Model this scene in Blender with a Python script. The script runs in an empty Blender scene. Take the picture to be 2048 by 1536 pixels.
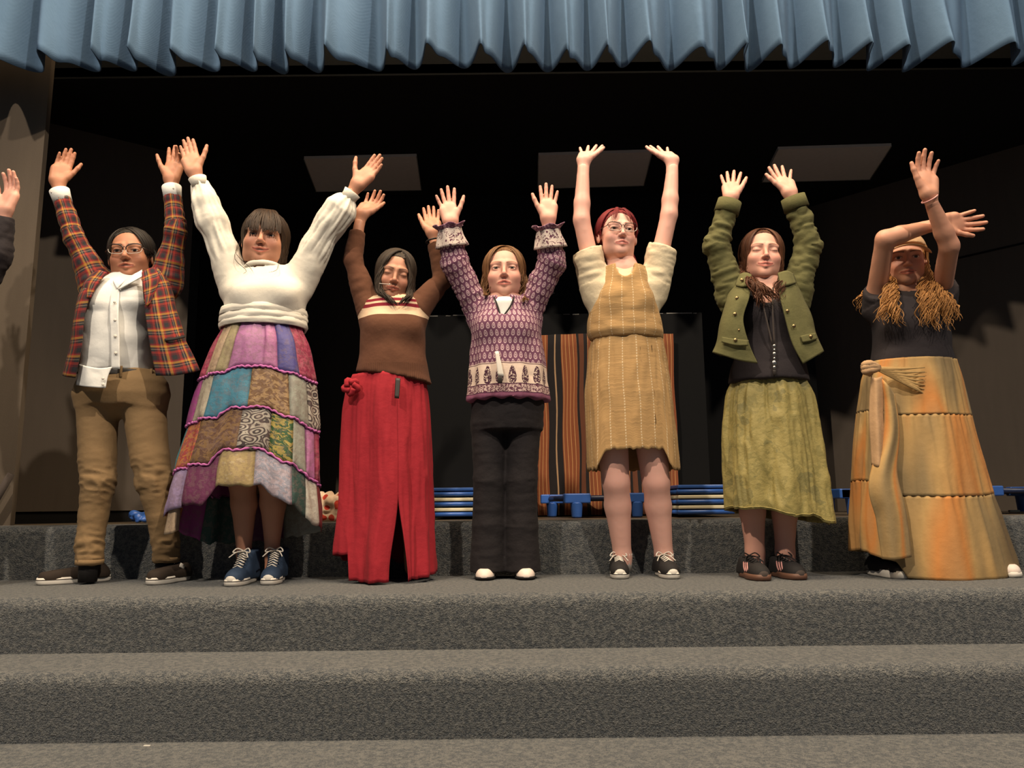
import bpy, math, random
import numpy as np
import openvdb as vdb
from mathutils import Vector, Matrix

# ------------------------------------------------------------------ camera
S = bpy.context.scene
F = 1538.0                       # focal length in pixels of the 2048 x 1536 frame
PITCH = math.atan((1008 - 768) / F)
ROLL = math.radians(0.6)
CAMZ = 0.2934                    # above the tread the cast stands on (z = 0)
cp, sp = math.cos(PITCH), math.sin(PITCH)
cr, sr = math.cos(ROLL), math.sin(ROLL)
X0, U0, FW = np.array([1., 0, 0]), np.array([0, -sp, cp]), np.array([0, cp, sp])
CR, CU = cr * X0 - sr * U0, sr * X0 + cr * U0
CAMP = np.array([0, 0, CAMZ])
cam = bpy.data.cameras.new('camera')
camo = bpy.data.objects.new('camera', cam)
S.collection.objects.link(camo)
camo.matrix_world = Matrix(((CR[0], CU[0], -FW[0], 0), (CR[1], CU[1], -FW[1], 0), (CR[2], CU[2], -FW[2], CAMZ), (0, 0, 0, 1)))
cam.sensor_width = 36; cam.sensor_fit = 'HORIZONTAL'
cam.lens = 36 * F / 2048; cam.clip_start = 0.05; cam.clip_end = 60
S.camera = camo

def at(px, py, Y):
    """the point of the place that lies at depth Y and is seen at pixel px, py"""
    u, v = (px - 1024) / F, (768 - py) / F
    d = FW + u * CR + v * CU
    return CAMP + d * (Y / d[1])
def mpp(py, Y):
    t = (768 - py) / F
    return Y / (cp - t * sp) / F

# ------------------------------------------------------------------ world, lights, exposure
W = bpy.data.worlds.new('dim_hall'); S.world = W
W.use_nodes = True
W.node_tree.nodes['Background'].inputs[0].default_value = (0.62, 0.78, 1.0, 1)
W.node_tree.nodes['Background'].inputs[1].default_value = 0.13
def spot(name, loc, aim, power, col, size=55, blend=.5, radius=.10):
    l = bpy.data.lights.new(name, 'SPOT'); l.energy = power; l.color = col
    l.spot_size = math.radians(size); l.spot_blend = blend; l.shadow_soft_size = radius
    o = bpy.data.objects.new(name, l); S.collection.objects.link(o)
    o.location = loc
    o.rotation_euler = (Vector(aim) - Vector(loc)).to_track_quat('-Z', 'Y').to_euler()
    return o
def area(name, loc, aim, power, col, sx, sy):
    l = bpy.data.lights.new(name, 'AREA'); l.energy = power; l.color = col
    l.shape = 'RECTANGLE'; l.size = sx; l.size_y = sy
    o = bpy.data.objects.new(name, l); S.collection.objects.link(o)
    o.location = loc
    o.rotation_euler = (Vector(aim) - Vector(loc)).to_track_quat('-Z', 'Y').to_euler()
    return o
WARM = (1.0, .86, .69)
spot('stage_spotlight', (-3.2, -2.3, 6.5), (0.1, 3.1, 0.9), 1900, WARM, 54, .7, .09)
spot('stage_spotlight.001', (3.2, -2.3, 6.5), (-0.1, 3.1, 0.9), 1700, WARM, 54, .7, .09)
area('house_ceiling_light', (0, 2.25, 4.6), (0, 2.3, 0), 320, (1.0, .78, .52), 4.0, 1.2)
S.view_settings.view_transform = 'Standard'; S.view_settings.look = 'None'
S.view_settings.gamma = 1; S.view_settings.use_curve_mapping = False
S.view_settings.exposure = 0.0

# ------------------------------------------------------------------ helpers
COL = S.collection
def link(o, parent=None):
    COL.objects.link(o)
    if parent is not None: o.parent = parent
    return o
def tag(o, label=None, cat=None, group=None, kind=None):
    if label: o['label'] = label
    if cat: o['category'] = cat
    if group: o['group'] = group
    if kind: o['kind'] = kind
    return o
def empty(name, loc=(0, 0, 0)):
    o = bpy.data.objects.new(name, None); o.empty_display_size = .1
    COL.objects.link(o); o.location = loc
    return o
def mesh_obj(name, V, Fc, mat, parent=None, uv=None, col=None, smooth=True, origin=None):
    """V (n,3) world coordinates, Fc list of faces, uv per loop (list in face order), col per vertex"""
    V = np.asarray(V, float)
    off = np.zeros(3)
    if parent is not None: off = np.array(parent_origin(parent))
    elif origin is not None: off = np.array(origin)
    me = bpy.data.meshes.new(name)
    if isinstance(Fc, np.ndarray): Fc = Fc.tolist()
    me.from_pydata((V - off).tolist(), [], Fc)
    if uv is not None:
        l = me.uv_layers.new(name='UVMap')
        l.data.foreach_set('uv', np.asarray(uv, np.float32).ravel())
    if col is not None:
        a = me.color_attributes.new('Col', 'FLOAT_COLOR', 'POINT')
        c = np.ones((len(V), 4), np.float32); c[:, :3] = col
        a.data.foreach_set('color', c.ravel())
    if smooth: me.polygons.foreach_set('use_smooth', np.ones(len(me.polygons), bool))
    if mat is not None: me.materials.append(mat)
    me.update()
    o = bpy.data.objects.new(name, me)
    if parent is None and origin is not None: o.location = origin
    link(o, parent)
    return o
def parent_origin(p):
    q = Vector((0, 0, 0))
    while p is not None:
        q = q + p.location; p = p.parent
    return q
_rng = np.random.default_rng(7)
_LAT = _rng.random((32, 32, 32)).astype(np.float32)
def vnoise(P, scale=1.0, off=0.0):
    """smooth value noise in -1..1 at points P (n,3)"""
    P = np.asarray(P, float) * scale + off + 1000.0
    i = np.floor(P).astype(int); f = P - i; f = f * f * (3 - 2 * f)
    i0 = i & 31; i1 = (i + 1) & 31
    x0, y0, z0 = i0.T; x1, y1, z1 = i1.T; fx, fy, fz = f.T
    L = _LAT
    a = L[x0, y0, z0] * (1 - fx) + L[x1, y0, z0] * fx
    b = L[x0, y1, z0] * (1 - fx) + L[x1, y1, z0] * fx
    c = L[x0, y0, z1] * (1 - fx) + L[x1, y0, z1] * fx
    d = L[x0, y1, z1] * (1 - fx) + L[x1, y1, z1] * fx
    return ((a * (1 - fy) + b * fy) * (1 - fz) + (c * (1 - fy) + d * fy) * fz) * 2 - 1
def ridge(n): return 1 - 2 * np.abs(n)
def nrm(v):
    v = np.asarray(v, float); return v / (np.linalg.norm(v) + 1e-12)
def sstep(a, b, x):
    t = np.clip((x - a) / (b - a), 0, 1); return t * t * (3 - 2 * t)

# ---- simple solids into (verts, faces) lists
class MB:
    def __init__(s): s.v = []; s.f = []
    def add(s, V, Fc):
        n = len(s.v); s.v += [tuple(p) for p in V]; s.f += [tuple(i + n for i in q) for q in Fc]
    def box(s, c, d, R=None):
        c = np.asarray(c, float); d = np.asarray(d, float) / 2
        P = np.array([[x, y, z] for x in (-1, 1) for y in (-1, 1) for z in (-1, 1)]) * d
        if R is not None: P = P @ np.asarray(R).T
        s.add(P + c, [(0, 1, 3, 2), (4, 6, 7, 5), (0, 4, 5, 1), (2, 3, 7, 6), (0, 2, 6, 4), (1, 5, 7, 3)])
    def tube(s, pts, r, n=8, flat=None, cap=True):
        """tube along points; r number or list; flat=(axis, ratio) squashes the section"""
        pts = np.asarray(pts, float); m = len(pts)
        r = np.full(m, r, float) if np.isscalar(r) else np.asarray(r, float)
        T = np.gradient(pts, axis=0); T /= np.linalg.norm(T, axis=1)[:, None] + 1e-12
        ref = np.array([0, 0, 1.]) if abs(T[0][2]) < .9 else np.array([0, 1., 0])
        V = []
        a = nrm(np.cross(T[0], ref))
        for i in range(m):
            a = nrm(a - T[i] * a.dot(T[i])); b = np.cross(T[i], a)
            for k in range(n):
                th = 2 * math.pi * k / n
                q = (a * math.cos(th) + b * math.sin(th)) * r[i]
                if flat is not None:
                    ax = nrm(flat[0]); q = q - ax * q.dot(ax) * (1 - flat[1])
                V.append(pts[i] + q)
        Fc = [(i * n + k, i * n + (k + 1) % n, (i + 1) * n + (k + 1) % n, (i + 1) * n + k) for i in range(m - 1) for k in range(n)]
        if cap: Fc += [tuple(range(n))[::-1], tuple((m - 1) * n + k for k in range(n))]
        s.add(V, Fc)
    def ball(s, c, r, R=None, nu=12, nv=8):
        r = np.asarray(r, float) * np.ones(3); V = []
        for j in range(nv + 1):
            ph = math.pi * j / nv
            for i in range(nu):
                th = 2 * math.pi * i / nu
                V.append([math.sin(ph) * math.cos(th), math.sin(ph) * math.sin(th), math.cos(ph)])
        V = np.array(V) * r
        if R is not None: V = V @ np.asarray(R).T
        s.add(V + np.asarray(c), [(j * nu + i, (j + 1) * nu + i, (j + 1) * nu + (i + 1) % nu, j * nu + (i + 1) % nu) for j in range(nv) for i in range(nu)])
    def obj(s, name, mat, parent=None, smooth=True, bevel=0, origin=None, seg=2):
        o = mesh_obj(name, s.v, s.f, mat, parent, smooth=smooth, origin=origin)
        if bevel:
            m = o.modifiers.new('bevel', 'BEVEL'); m.width = bevel; m.segments = seg; m.limit_method = 'ANGLE'
        return o

# ---- signed distance modelling
class SD:
    def __init__(s): s.p = []
    def cone(s, a, b, r1, r2, k=.01, flat=None, sub=False, pw=1.0):
        a = np.asarray(a, float); b = np.asarray(b, float); ba = b - a; L2 = ba.dot(ba) + 1e-12
        def fn(X, Y, Z):
            x, y, z = X - a[0], Y - a[1], Z - a[2]
            t = np.clip((x * ba[0] + y * ba[1] + z * ba[2]) / L2, 0, 1)
            qx, qy, qz = x - t * ba[0], y - t * ba[1], z - t * ba[2]
            d2 = qx * qx + qy * qy + qz * qz
            if flat is not None:
                ax = nrm(flat[0]); w = qx * ax[0] + qy * ax[1] + qz * ax[2]
                d2 = d2 + w * w * (1 / flat[1] ** 2 - 1)
                return (np.sqrt(d2) - (r1 + (r2 - r1) * t)) * min(1, flat[1] * 1.15)
            return np.sqrt(d2) - (r1 + (r2 - r1) * t)
        R = max(r1, r2)
        s.p.append((fn, np.minimum(a, b) - R, np.maximum(a, b) + R, k, sub)); return s
    def ell(s, c, r, R=None, k=.01, sub=False):
        c = np.asarray(c, float); r = np.asarray(r, float) * np.ones(3)
        R = np.eye(3) if R is None else np.asarray(R)       # columns = axes
        ext = np.sqrt(((R * r) ** 2).sum(axis=1))
        def fn(X, Y, Z):
            x, y, z = X - c[0], Y - c[1], Z - c[2]
            A = [(x * R[0, i] + y * R[1, i] + z * R[2, i]) for i in range(3)]
            k0 = np.sqrt(sum((A[i] / r[i]) ** 2 for i in range(3)))
            k1 = np.sqrt(sum((A[i] / r[i] ** 2) ** 2 for i in range(3)))
            return k0 * (k0 - 1) / (k1 + 1e-9)
        s.p.append((fn, c - ext, c + ext, k, sub)); return s
    def stack(s, rows, k=.02, p=2.0):
        """rows (cx, cy, z, rx, ry) of a mostly upright trunk, superellipse power p"""
        rows = sorted(rows, key=lambda q: q[2]); A = np.array(rows, float)
        zz = np.linspace(A[0, 2], A[-1, 2], 60)
        def sm(c):
            v = np.interp(zz, A[:, 2], A[:, c]); kk = np.array([1, 2, 3, 2, 1.]); kk /= kk.sum()
            return np.convolve(np.pad(v, 2, mode='edge'), kk, 'valid')
        C = [sm(i) for i in (0, 1, 3, 4)]
        def fn(X, Y, Z):
            zc = Z[0, 0, :]
            cx, cy, rx, ry = [np.interp(zc, zz, c)[None, None, :] for c in C]
            q = (np.abs((X - cx) / rx) ** p + np.abs((Y - cy) / ry) ** p) ** (1 / p)
            d = (q - 1) * np.minimum(rx, ry)
            return np.maximum(d, np.maximum(A[0, 2] - Z, Z - A[-1, 2]))
        lo = np.array([(A[:, 0] - A[:, 3]).min(), (A[:, 1] - A[:, 4]).min(), A[0, 2]])
        hi = np.array([(A[:, 0] + A[:, 3]).max(), (A[:, 1] + A[:, 4]).max(), A[-1, 2]])
        s.p.append((fn, lo, hi, k, False)); return s
    def cut(s, pt, n):
        """removes everything on the side the normal n points to"""
        pt = np.asarray(pt, float); n = nrm(n)
        def fn(X, Y, Z): return -((X - pt[0]) * n[0] + (Y - pt[1]) * n[1] + (Z - pt[2]) * n[2])
        s.p.append((fn, None, None, 0, True)); return s
    def cutlocal(s, pt, n, rad):
        """the same, only within rad of pt"""
        pt = np.asarray(pt, float); n = nrm(n)
        def fn(X, Y, Z):
            x, y, z = X - pt[0], Y - pt[1], Z - pt[2]
            return np.maximum(-(x * n[0] + y * n[1] + z * n[2]), np.sqrt(x * x + y * y + z * z) - rad)
        s.p.append((fn, pt - rad, pt + rad, 0, True)); return s
    def mesh(s, vox):
        lo = np.min([p[1] for p in s.p if p[1] is not None and not p[4]], axis=0) - 4 * vox
        hi = np.max([p[2] for p in s.p if p[1] is not None and not p[4]], axis=0) + 4 * vox
        n = np.ceil((hi - lo) / vox).astype(int) + 1
        ax = [lo[i] + vox * np.arange(n[i]) for i in range(3)]
        A = np.full(n, .08, np.float32)
        for fn, l, h, k, sub in s.p:
            m = k + 4 * vox
            if l is None: sl = [slice(0, n[i]) for i in range(3)]
            else: sl = [slice(max(0, int((l[i] - m - lo[i]) / vox)), min(n[i], int((h[i] + m - lo[i]) / vox) + 2)) for i in range(3)]
            if any(q.stop <= q.start for q in sl): continue
            X = ax[0][sl[0]][:, None, None]; Y = ax[1][sl[1]][None, :, None]; Z = ax[2][sl[2]][None, None, :]
            d = fn(X, Y, Z).astype(np.float32)
            a = A[tuple(sl)]
            if sub: d = -d; a, d = -a, -d
            if k > 0:
                hh = np.clip(k - np.abs(a - d), 0, None) / k
                r = np.minimum(a, d) - hh * hh * k * .25
            else: r = np.minimum(a, d)
            A[tuple(sl)] = -r if sub else r
        g = vdb.FloatGrid(.08)
        A = np.clip(A, -.08, .08)
        g.copyFromArray(np.ascontiguousarray(A))
        P, T, Q = g.convertToPolygons(0.0, 0.0)
        P = np.asarray(P, float) * vox + lo
        Fc = [tuple(int(i) for i in q) for q in Q[:, ::-1]] + [tuple(int(i) for i in q) for q in T[:, ::-1]] if len(T) else Q[:, ::-1]
        return P, np.asarray(Fc)
def vnormals(P, Q):
    a = P[Q[:, 2]] - P[Q[:, 0]]; b = P[Q[:, 3]] - P[Q[:, 1]]
    n = np.cross(a, b); N = np.zeros_like(P)
    for i in range(4): np.add.at(N, Q[:, i], n)
    return N / (np.linalg.norm(N, axis=1)[:, None] + 1e-12)
def relax(P, Q, it=2, f=.5):
    """a little smoothing of a quad mesh"""
    for _ in range(it):
        A = np.zeros_like(P); c = np.zeros(len(P))
        for i in range(4):
            j = Q[:, (i + 1) % 4]; k = Q[:, (i - 1) % 4]
            np.add.at(A, Q[:, i], P[j] + P[k]); np.add.at(c, Q[:, i], 2)
        P = P * (1 - f) + f * A / np.maximum(c, 1)[:, None]
    return P
# ------------------------------------------------------------------ materials
class NT:
    def __init__(s, name):
        s.m = bpy.data.materials.new(name); s.m.use_nodes = True
        s.t = s.m.node_tree; s.b = s.t.nodes['Principled BSDF']
    def n(s, typ, **kw):
        o = s.t.nodes.new(typ)
        for k, v in kw.items(): setattr(o, k, v)
        return o
    def put(s, sock, v):
        if isinstance(v, bpy.types.NodeSocket): s.t.links.new(v, sock)
        else:
            if sock.type == 'RGBA' and len(v) == 3: v = (*v, 1)
            sock.default_value = v
    def mt(s, op, a, b=0.0, c=None):
        o = s.n('ShaderNodeMath', operation=op); s.put(o.inputs[0], a); s.put(o.inputs[1], b)
        if c is not None: s.put(o.inputs[2], c)
        return o.outputs[0]
    def mix(s, f, a, b, bt='MIX'):
        o = s.n('ShaderNodeMix', data_type='RGBA', blend_type=bt)
        s.put(o.inputs[0], f); s.put(o.inputs[6], a); s.put(o.inputs[7], b)
        return o.outputs[2]
    def uv(s):
        o = s.n('ShaderNodeUVMap'); q = s.n('ShaderNodeSeparateXYZ'); s.t.links.new(o.outputs[0], q.inputs[0])
        return o.outputs[0], q.outputs[0], q.outputs[1]
    def obj(s): return s.n('ShaderNodeTexCoord').outputs['Object']
    def noise(s, vec, scale, detail=2, rough=.5, dist=0):
        o = s.n('ShaderNodeTexNoise'); s.put(o.inputs['Vector'], vec); o.inputs['Scale'].default_value = scale
        o.inputs['Detail'].default_value = detail; o.inputs['Roughness'].default_value = rough; o.inputs['Distortion'].default_value = dist
        return o.outputs['Fac']
    def vor(s, vec, scale, feature='F1', out='Distance'):
        o = s.n('ShaderNodeTexVoronoi', feature=feature); s.put(o.inputs['Vector'], vec); o.inputs['Scale'].default_value = scale
        return o.outputs[out]
    def mapv(s, vec, scale=(1, 1, 1), loc=(0, 0, 0)):
        o = s.n('ShaderNodeMapping'); s.put(o.inputs[0], vec); o.inputs['Scale'].default_value = scale; o.inputs['Location'].default_value = loc
        return o.outputs[0]
    def ramp(s, f, stops, interp='LINEAR'):
        o = s.n('ShaderNodeValToRGB'); s.put(o.inputs[0], f); r = o.color_ramp; r.interpolation = interp
        while len(r.elements) < len(stops): r.elements.new(.5)
        for e, (p, c) in zip(r.elements, stops): e.position = p; e.color = (*c, 1)
        return o.outputs[0]
    def band(s, x, lo, hi):
        return s.mt('MULTIPLY', s.mt('GREATER_THAN', x, lo), s.mt('LESS_THAN', x, hi))
    def bump(s, h, strength=.3, dist=.002):
        o = s.n('ShaderNodeBump'); s.put(o.inputs['Height'], h); o.inputs['Strength'].default_value = strength; o.inputs['Distance'].default_value = dist
        s.t.links.new(o.outputs[0], s.b.inputs['Normal']); return o
    def out(s, col, rough=.8, sheen=0, spec=.3, metal=0):
        s.put(s.b.inputs['Base Color'], col); s.put(s.b.inputs['Roughness'], rough)
        s.b.inputs['Specular IOR Level'].default_value = spec; s.b.inputs['Metallic'].default_value = metal
        if sheen:
            s.b.inputs['Sheen Weight'].default_value = sheen; s.b.inputs['Sheen Roughness'].default_value = .5
        return s.m
def plain(name, col, rough=.6, var=.12, scale=25, spec=.3, metal=0, bump=.0, bscale=200, sheen=0):
    k = NT(name); v = k.obj(); f = k.noise(v, scale, 3)
    c = k.mix(f, tuple(x * (1 - var) for x in col), tuple(min(1, x * (1 + var)) for x in col))
    if bump: k.bump(k.noise(v, bscale, 2), bump, .002)
    return k.out(c, rough, sheen, spec, metal)
def cloth(name, col, var=.15, weave=900, sheen=.02, rough=.85, wr=.25):
    """plain woven cloth: fine weave relief, faint tone variation and soft creases"""
    k = NT(name); v = k.obj()
    f = k.noise(v, 9, 4, .6)
    c = k.mix(f, tuple(x * (1 - var) for x in col), tuple(min(1, x * (1 + var)) for x in col))
    h = k.mt('ADD', k.mt('MULTIPLY', k.noise(v, weave, 1), .25), k.noise(v, 38, 3, .55))
    k.bump(h, wr, .006)
    return k.out(c, rough, sheen, .2)
def fabric_base(k, v, wr=.25):
    k.bump(k.mt('ADD', k.mt('MULTIPLY', k.noise(v, 800, 1), .25), k.noise(v, 38, 3, .55)), wr, .006)

def m_skin():
    k = NT('skin'); a = k.n('ShaderNodeVertexColor', layer_name='Col').outputs[0]
    v = k.obj(); f = k.noise(v, 60, 3)
    c = k.mix(k.mt('MULTIPLY', f, .16), a, (.75, .30, .22))
    k.bump(k.noise(v, 350, 2), .06, .001)
    k.b.inputs['Subsurface Weight'].default_value = .12
    k.b.inputs['Subsurface Radius'].default_value = (.012, .005, .003)
    return k.out(c, .52, 0, .35)
def m_vcol(name, rough=.4, spec=.5):
    k = NT(name); a = k.n('ShaderNodeVertexColor', layer_name='Col').outputs[0]
    return k.out(a, rough, 0, spec)
def m_hair(name, dark, light, rough=.6):
    k = NT(name); u, x, y = k.uv()
    f = k.noise(k.mapv(u, (60, 2.2, 1)), 1, 3, .6)
    c = k.ramp(f, [(.28, dark), (.72, light)])
    k.bump(k.noise(k.mapv(u, (120, 2, 1)), 1, 2), .5, .003)
    k.b.inputs['Anisotropic'].default_value = .4
    return k.out(c, rough, 0, .22)
def m_carpet():
    k = NT('carpet'); v = k.obj()
    big = k.noise(v, 1.6, 3); mid = k.noise(v, 75, 3, .7); fine = k.noise(v, 300, 2, .6)
    vo = k.vor(k.mapv(v, (1, 1, 1.3)), 130)
    c = k.mix(big, (.150, .150, .144), (.184, .180, .166))
    c = k.mix(k.ramp(mid, [(.40, (0, 0, 0)), (.62, (1, 1, 1))]), (.068, .075, .082), c)
    c = k.mix(k.mt('MULTIPLY', k.mt('GREATER_THAN', fine, .585), .45), c, (.25, .235, .21))
    h = k.mt('ADD', k.mt('MULTIPLY', mid, 1.0), k.mt('ADD', k.mt('MULTIPLY', vo, .5), k.mt('MULTIPLY', fine, .8)))
    k.bump(h, 1.0, .010)
    return k.out(c, .95, .12, .06)
def m_wall(name, a, b, rough=.8):
    k = NT(name); v = k.obj()
    c = k.mix(k.noise(v, 1.7, 4, .6), a, b)
    c = k.mix(k.mt('MULTIPLY', k.noise(k.mapv(v, (1, 1, .15)), 30, 3), .35), c, tuple(.6 * x for x in a))
    k.bump(k.noise(v, 240, 2), .12, .003)
    return k.out(c, rough, 0, .2)
def m_valance():
    k = NT('valance_cloth'); u, x, y = k.uv(); v = k.obj()
    c = k.mix(k.noise(v, 5, 4), (.064, .118, .196), (.086, .148, .240))
    tw = k.mt('SINE', k.mt('MULTIPLY', k.mt('ADD', x, y), 1500))
    k.bump(k.mt('ADD', k.mt('MULTIPLY', tw, .1), k.noise(v, 22, 4, .6)), .35, .01)
    return k.out(c, .85, .03, .15)
def m_plaid():
    k = NT('plaid_wool'); u, x, y = k.uv(); v = k.obj()
    P = .062
    blk, red, yel, gry, mar = (0.023, 0.022, 0.025), (0.257, 0.027, 0.020), (0.406, 0.195, 0.035), (0.203, 0.164, 0.117), (0.094, 0.014, 0.017)
    st = [(0, blk), (.24, mar), (.36, red), (.50, blk), (.60, gry), (.65, blk), (.74, yel), (.86, red), (.93, mar)]
    a = k.ramp(k.mt('FRACT', k.mt('DIVIDE', x, P)), st, 'CONSTANT')
    b = k.ramp(k.mt('FRACT', k.mt('DIVIDE', y, P * 1.15)), st, 'CONSTANT')
    tw = k.mt('SINE', k.mt('MULTIPLY', k.mt('ADD', x, y), 2600))
    c = k.mix(k.mt('ADD', .5, k.mt('MULTIPLY', tw, .12)), a, b)
    fabric_base(k, v, .3)
    return k.out(c, .85, .03, .2)
def m_tan(name='tan_gauze'):
    k = NT(name); u, x, y = k.uv(); v = k.obj()
    base = k.mix(k.noise(v, 7, 4), (0.353, 0.209, 0.086), (0.426, 0.267, 0.119))
    st = k.noise(k.mapv(v, (1, 1, 1.6)), 9, 5, .7)
    base = k.mix(k.mt('MULTIPLY', k.mt('GREATER_THAN', st, .635), .28), base, (0.139, 0.082, 0.041))
    sc = k.noise(k.mapv(v, (70, 70, 7)), 1, 2, .5)
    base = k.mix(k.mt('MULTIPLY', k.mt('GREATER_THAN', sc, .735), .8), base, (0.074, 0.041, 0.016))
    fx = k.mt('FRACT', k.mt('DIVIDE', k.mt('ADD', x, k.mt('MULTIPLY', k.noise(v, 6), .012)), .050))
    fy = k.mt('FRACT', k.mt('DIVIDE', y, .0115))
    d = k.mt('MULTIPLY', k.band(fx, .46, .54), k.band(fy, .2, .8))
    c = k.mix(k.mt('MULTIPLY', d, .72), base, (0.640, 0.508, 0.328))
    cr_ = k.noise(k.mapv(u, (9, 60, 1)), 1, 3, .6)
    k.bump(k.mt('ADD', cr_, k.mt('MULTIPLY', k.noise(v, 900, 1), .3)), .45, .006)
    return k.out(c, .9, .03, .15)
def m_paisley():
    k = NT('printed_cotton'); u, x, y = k.uv(); v = k.obj()
    def drops(w, h, wx):
        xr = k.mt('ADD', x, k.mt('MULTIPLY', k.noise(v, 22), .006))
        row = k.mt('FLOOR', k.mt('DIVIDE', y, h))
        fx = k.mt('SUBTRACT', k.mt('FRACT', k.mt('ADD', k.mt('DIVIDE', xr, w), k.mt('MULTIPLY', row, .5))), .5)
        fy = k.mt('SUBTRACT', k.mt('FRACT', k.mt('DIVIDE', y, h)), .5)
        wid = k.mt('SUBTRACT', wx, k.mt('MULTIPLY', fy, wx * .7))
        a = k.mt('DIVIDE', fx, wid); b = k.mt('DIVIDE', fy, .44)
        return k.mt('SQRT', k.mt('ADD', k.mt('MULTIPLY', a, a), k.mt('MULTIPLY', b, b))), fx, fy
    base = k.mix(k.noise(v, 6, 3), (.105, .036, .070), (.175, .068, .115))
    d, fx, fy = drops(.021, .030, .30)
    m1 = k.mt('MULTIPLY', k.mt('LESS_THAN', d, 1), k.mt('SUBTRACT', 1, k.band(d, .35, .62)))
    body = k.mix(k.mt('MULTIPLY', m1, .88), base, (.58, .40, .41))
    # hem border: pale ground with dark flowering sprigs, then a scroll edge
    cream = k.mix(k.noise(v, 8, 3), (.62, .47, .38), (.70, .56, .46))
    d2, gx, gy = drops(.052, .120, .30)
    mx = k.mt('DIVIDE', k.mt('SUBTRACT', k.mt('FRACT', k.mt('DIVIDE', x, .050)), .5), .33); my = k.mt('DIVIDE', k.mt('SUBTRACT', y, .086), .037)
    mx = k.mt('MULTIPLY', mx, k.mt('ADD', 1.15, k.mt('MULTIPLY', my, .45)))
    motif = k.mt('LESS_THAN', k.mt('ADD', k.mt('MULTIPLY', mx, mx), k.mt('MULTIPLY', my, my)), 1)
    sc = k.noise(k.mapv(u, (1, 1, 1)), 160, 2, .6, .6)
    motif = k.mt('MULTIPLY', motif, k.mt('GREATER_THAN', sc, .44))
    bd = k.mix(motif, cream, (.055, .018, .035))
    sc2 = k.mt('GREATER_THAN', k.noise(u, 130, 2, .5, 1.2), .5)
    ed = k.mix(sc2, (.10, .030, .055), (.55, .40, .36))
    lines = k.mt('ADD', k.band(y, .046, .050), k.mt('ADD', k.band(y, .130, .133), k.band(y, .012, .016)))
    c = k.mix(k.mt('LESS_THAN', y, .136), body, bd)
    c = k.mix(k.mt('LESS_THAN', y, .048), c, ed)
    c = k.mix(k.mt('LESS_THAN', y, .012), c, (.22, .075, .13))
    c = k.mix(lines, c, (.07, .02, .045))
    fabric_base(k, v, .35)
    return k.out(c, .85, .03, .2)
def m_damask():
    k = NT('olive_damask'); u, x, y = k.uv(); v = k.obj()
    c = k.mix(k.noise(v, 4, 3), (0.224, 0.178, 0.050), (0.304, 0.244, 0.083))
    n1 = k.noise(v, 26, 4, .65, 1.0)
    c = k.mix(k.mt('MULTIPLY', k.mt('GREATER_THAN', n1, .53), .42), c, (0.139, 0.122, 0.036))
    n2 = k.noise(k.mapv(v, (1, 1, 1), (4, 2, 7)), 8, 3, .6)
    c = k.mix(k.mt('MULTIPLY', k.mt('GREATER_THAN', n2, .60), .45), c, (0.092, 0.089, 0.036))
    k.bump(k.mt('ADD', k.noise(v, 45, 4, .6), k.mt('MULTIPLY', k.mt('GREATER_THAN', n1, .53), .3)), .45, .006)
    return k.out(c, .62, .03, .35)
def m_tiedye():
    k = NT('dyed_gauze'); u, x, y = k.uv(); v = k.obj()
    f = k.noise(k.mapv(u, (7.5, .9, 1)), 1, 1.5, .4, .25)
    c = k.ramp(f, [(.30, (0.125, 0.083, 0.040)), (.42, (0.238, 0.165, 0.076)), (.50, (0.396, 0.244, 0.092)), (.58, (0.475, 0.191, 0.050)), (.68, (0.290, 0.198, 0.092)), (.78, (0.158, 0.106, 0.050))])
    fabric_base(k, v, .3)
    return k.out(c, .75, .03, .25)
def m_sweater():
    k = NT('brown_knit'); u, x, y = k.uv(); v = k.obj()
    base = k.mix(k.noise(v, 10, 3), (.105, .044, .026), (.140, .062, .036))
    # chest band: v counts metres above the hem
    lo, hi = SWEATER_BAND
    cream, mar = (.66, .47, .31), (.20, .018, .030)
    slv = k.mt('GREATER_THAN', k.n('ShaderNodeVertexColor', layer_name='Col').outputs[0], .5)
    c = k.mix(k.band(y, lo, hi), base, cream)
    w = hi - lo
    c = k.mix(k.band(y, lo + .40 * w, lo + .56 * w), c, mar)
    c = k.mix(k.band(y, lo + .66 * w, lo + .80 * w), c, mar)
    c = k.mix(slv, c, base)
    rib = k.mt('MULTIPLY', k.mt('SINE', k.mt('MULTIPLY', x, 700)), k.mt('LESS_THAN', y, .050))
    kn = k.mt('SINE', k.mt('MULTIPLY', x, 1900))
    k.bump(k.mt('ADD', k.mt('ADD', k.mt('MULTIPLY', rib, .7), k.mt('MULTIPLY', kn, .012)), k.noise(v, 30, 3)), .45, .005)
    return k.out(c, .95, .03, .1)
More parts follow.
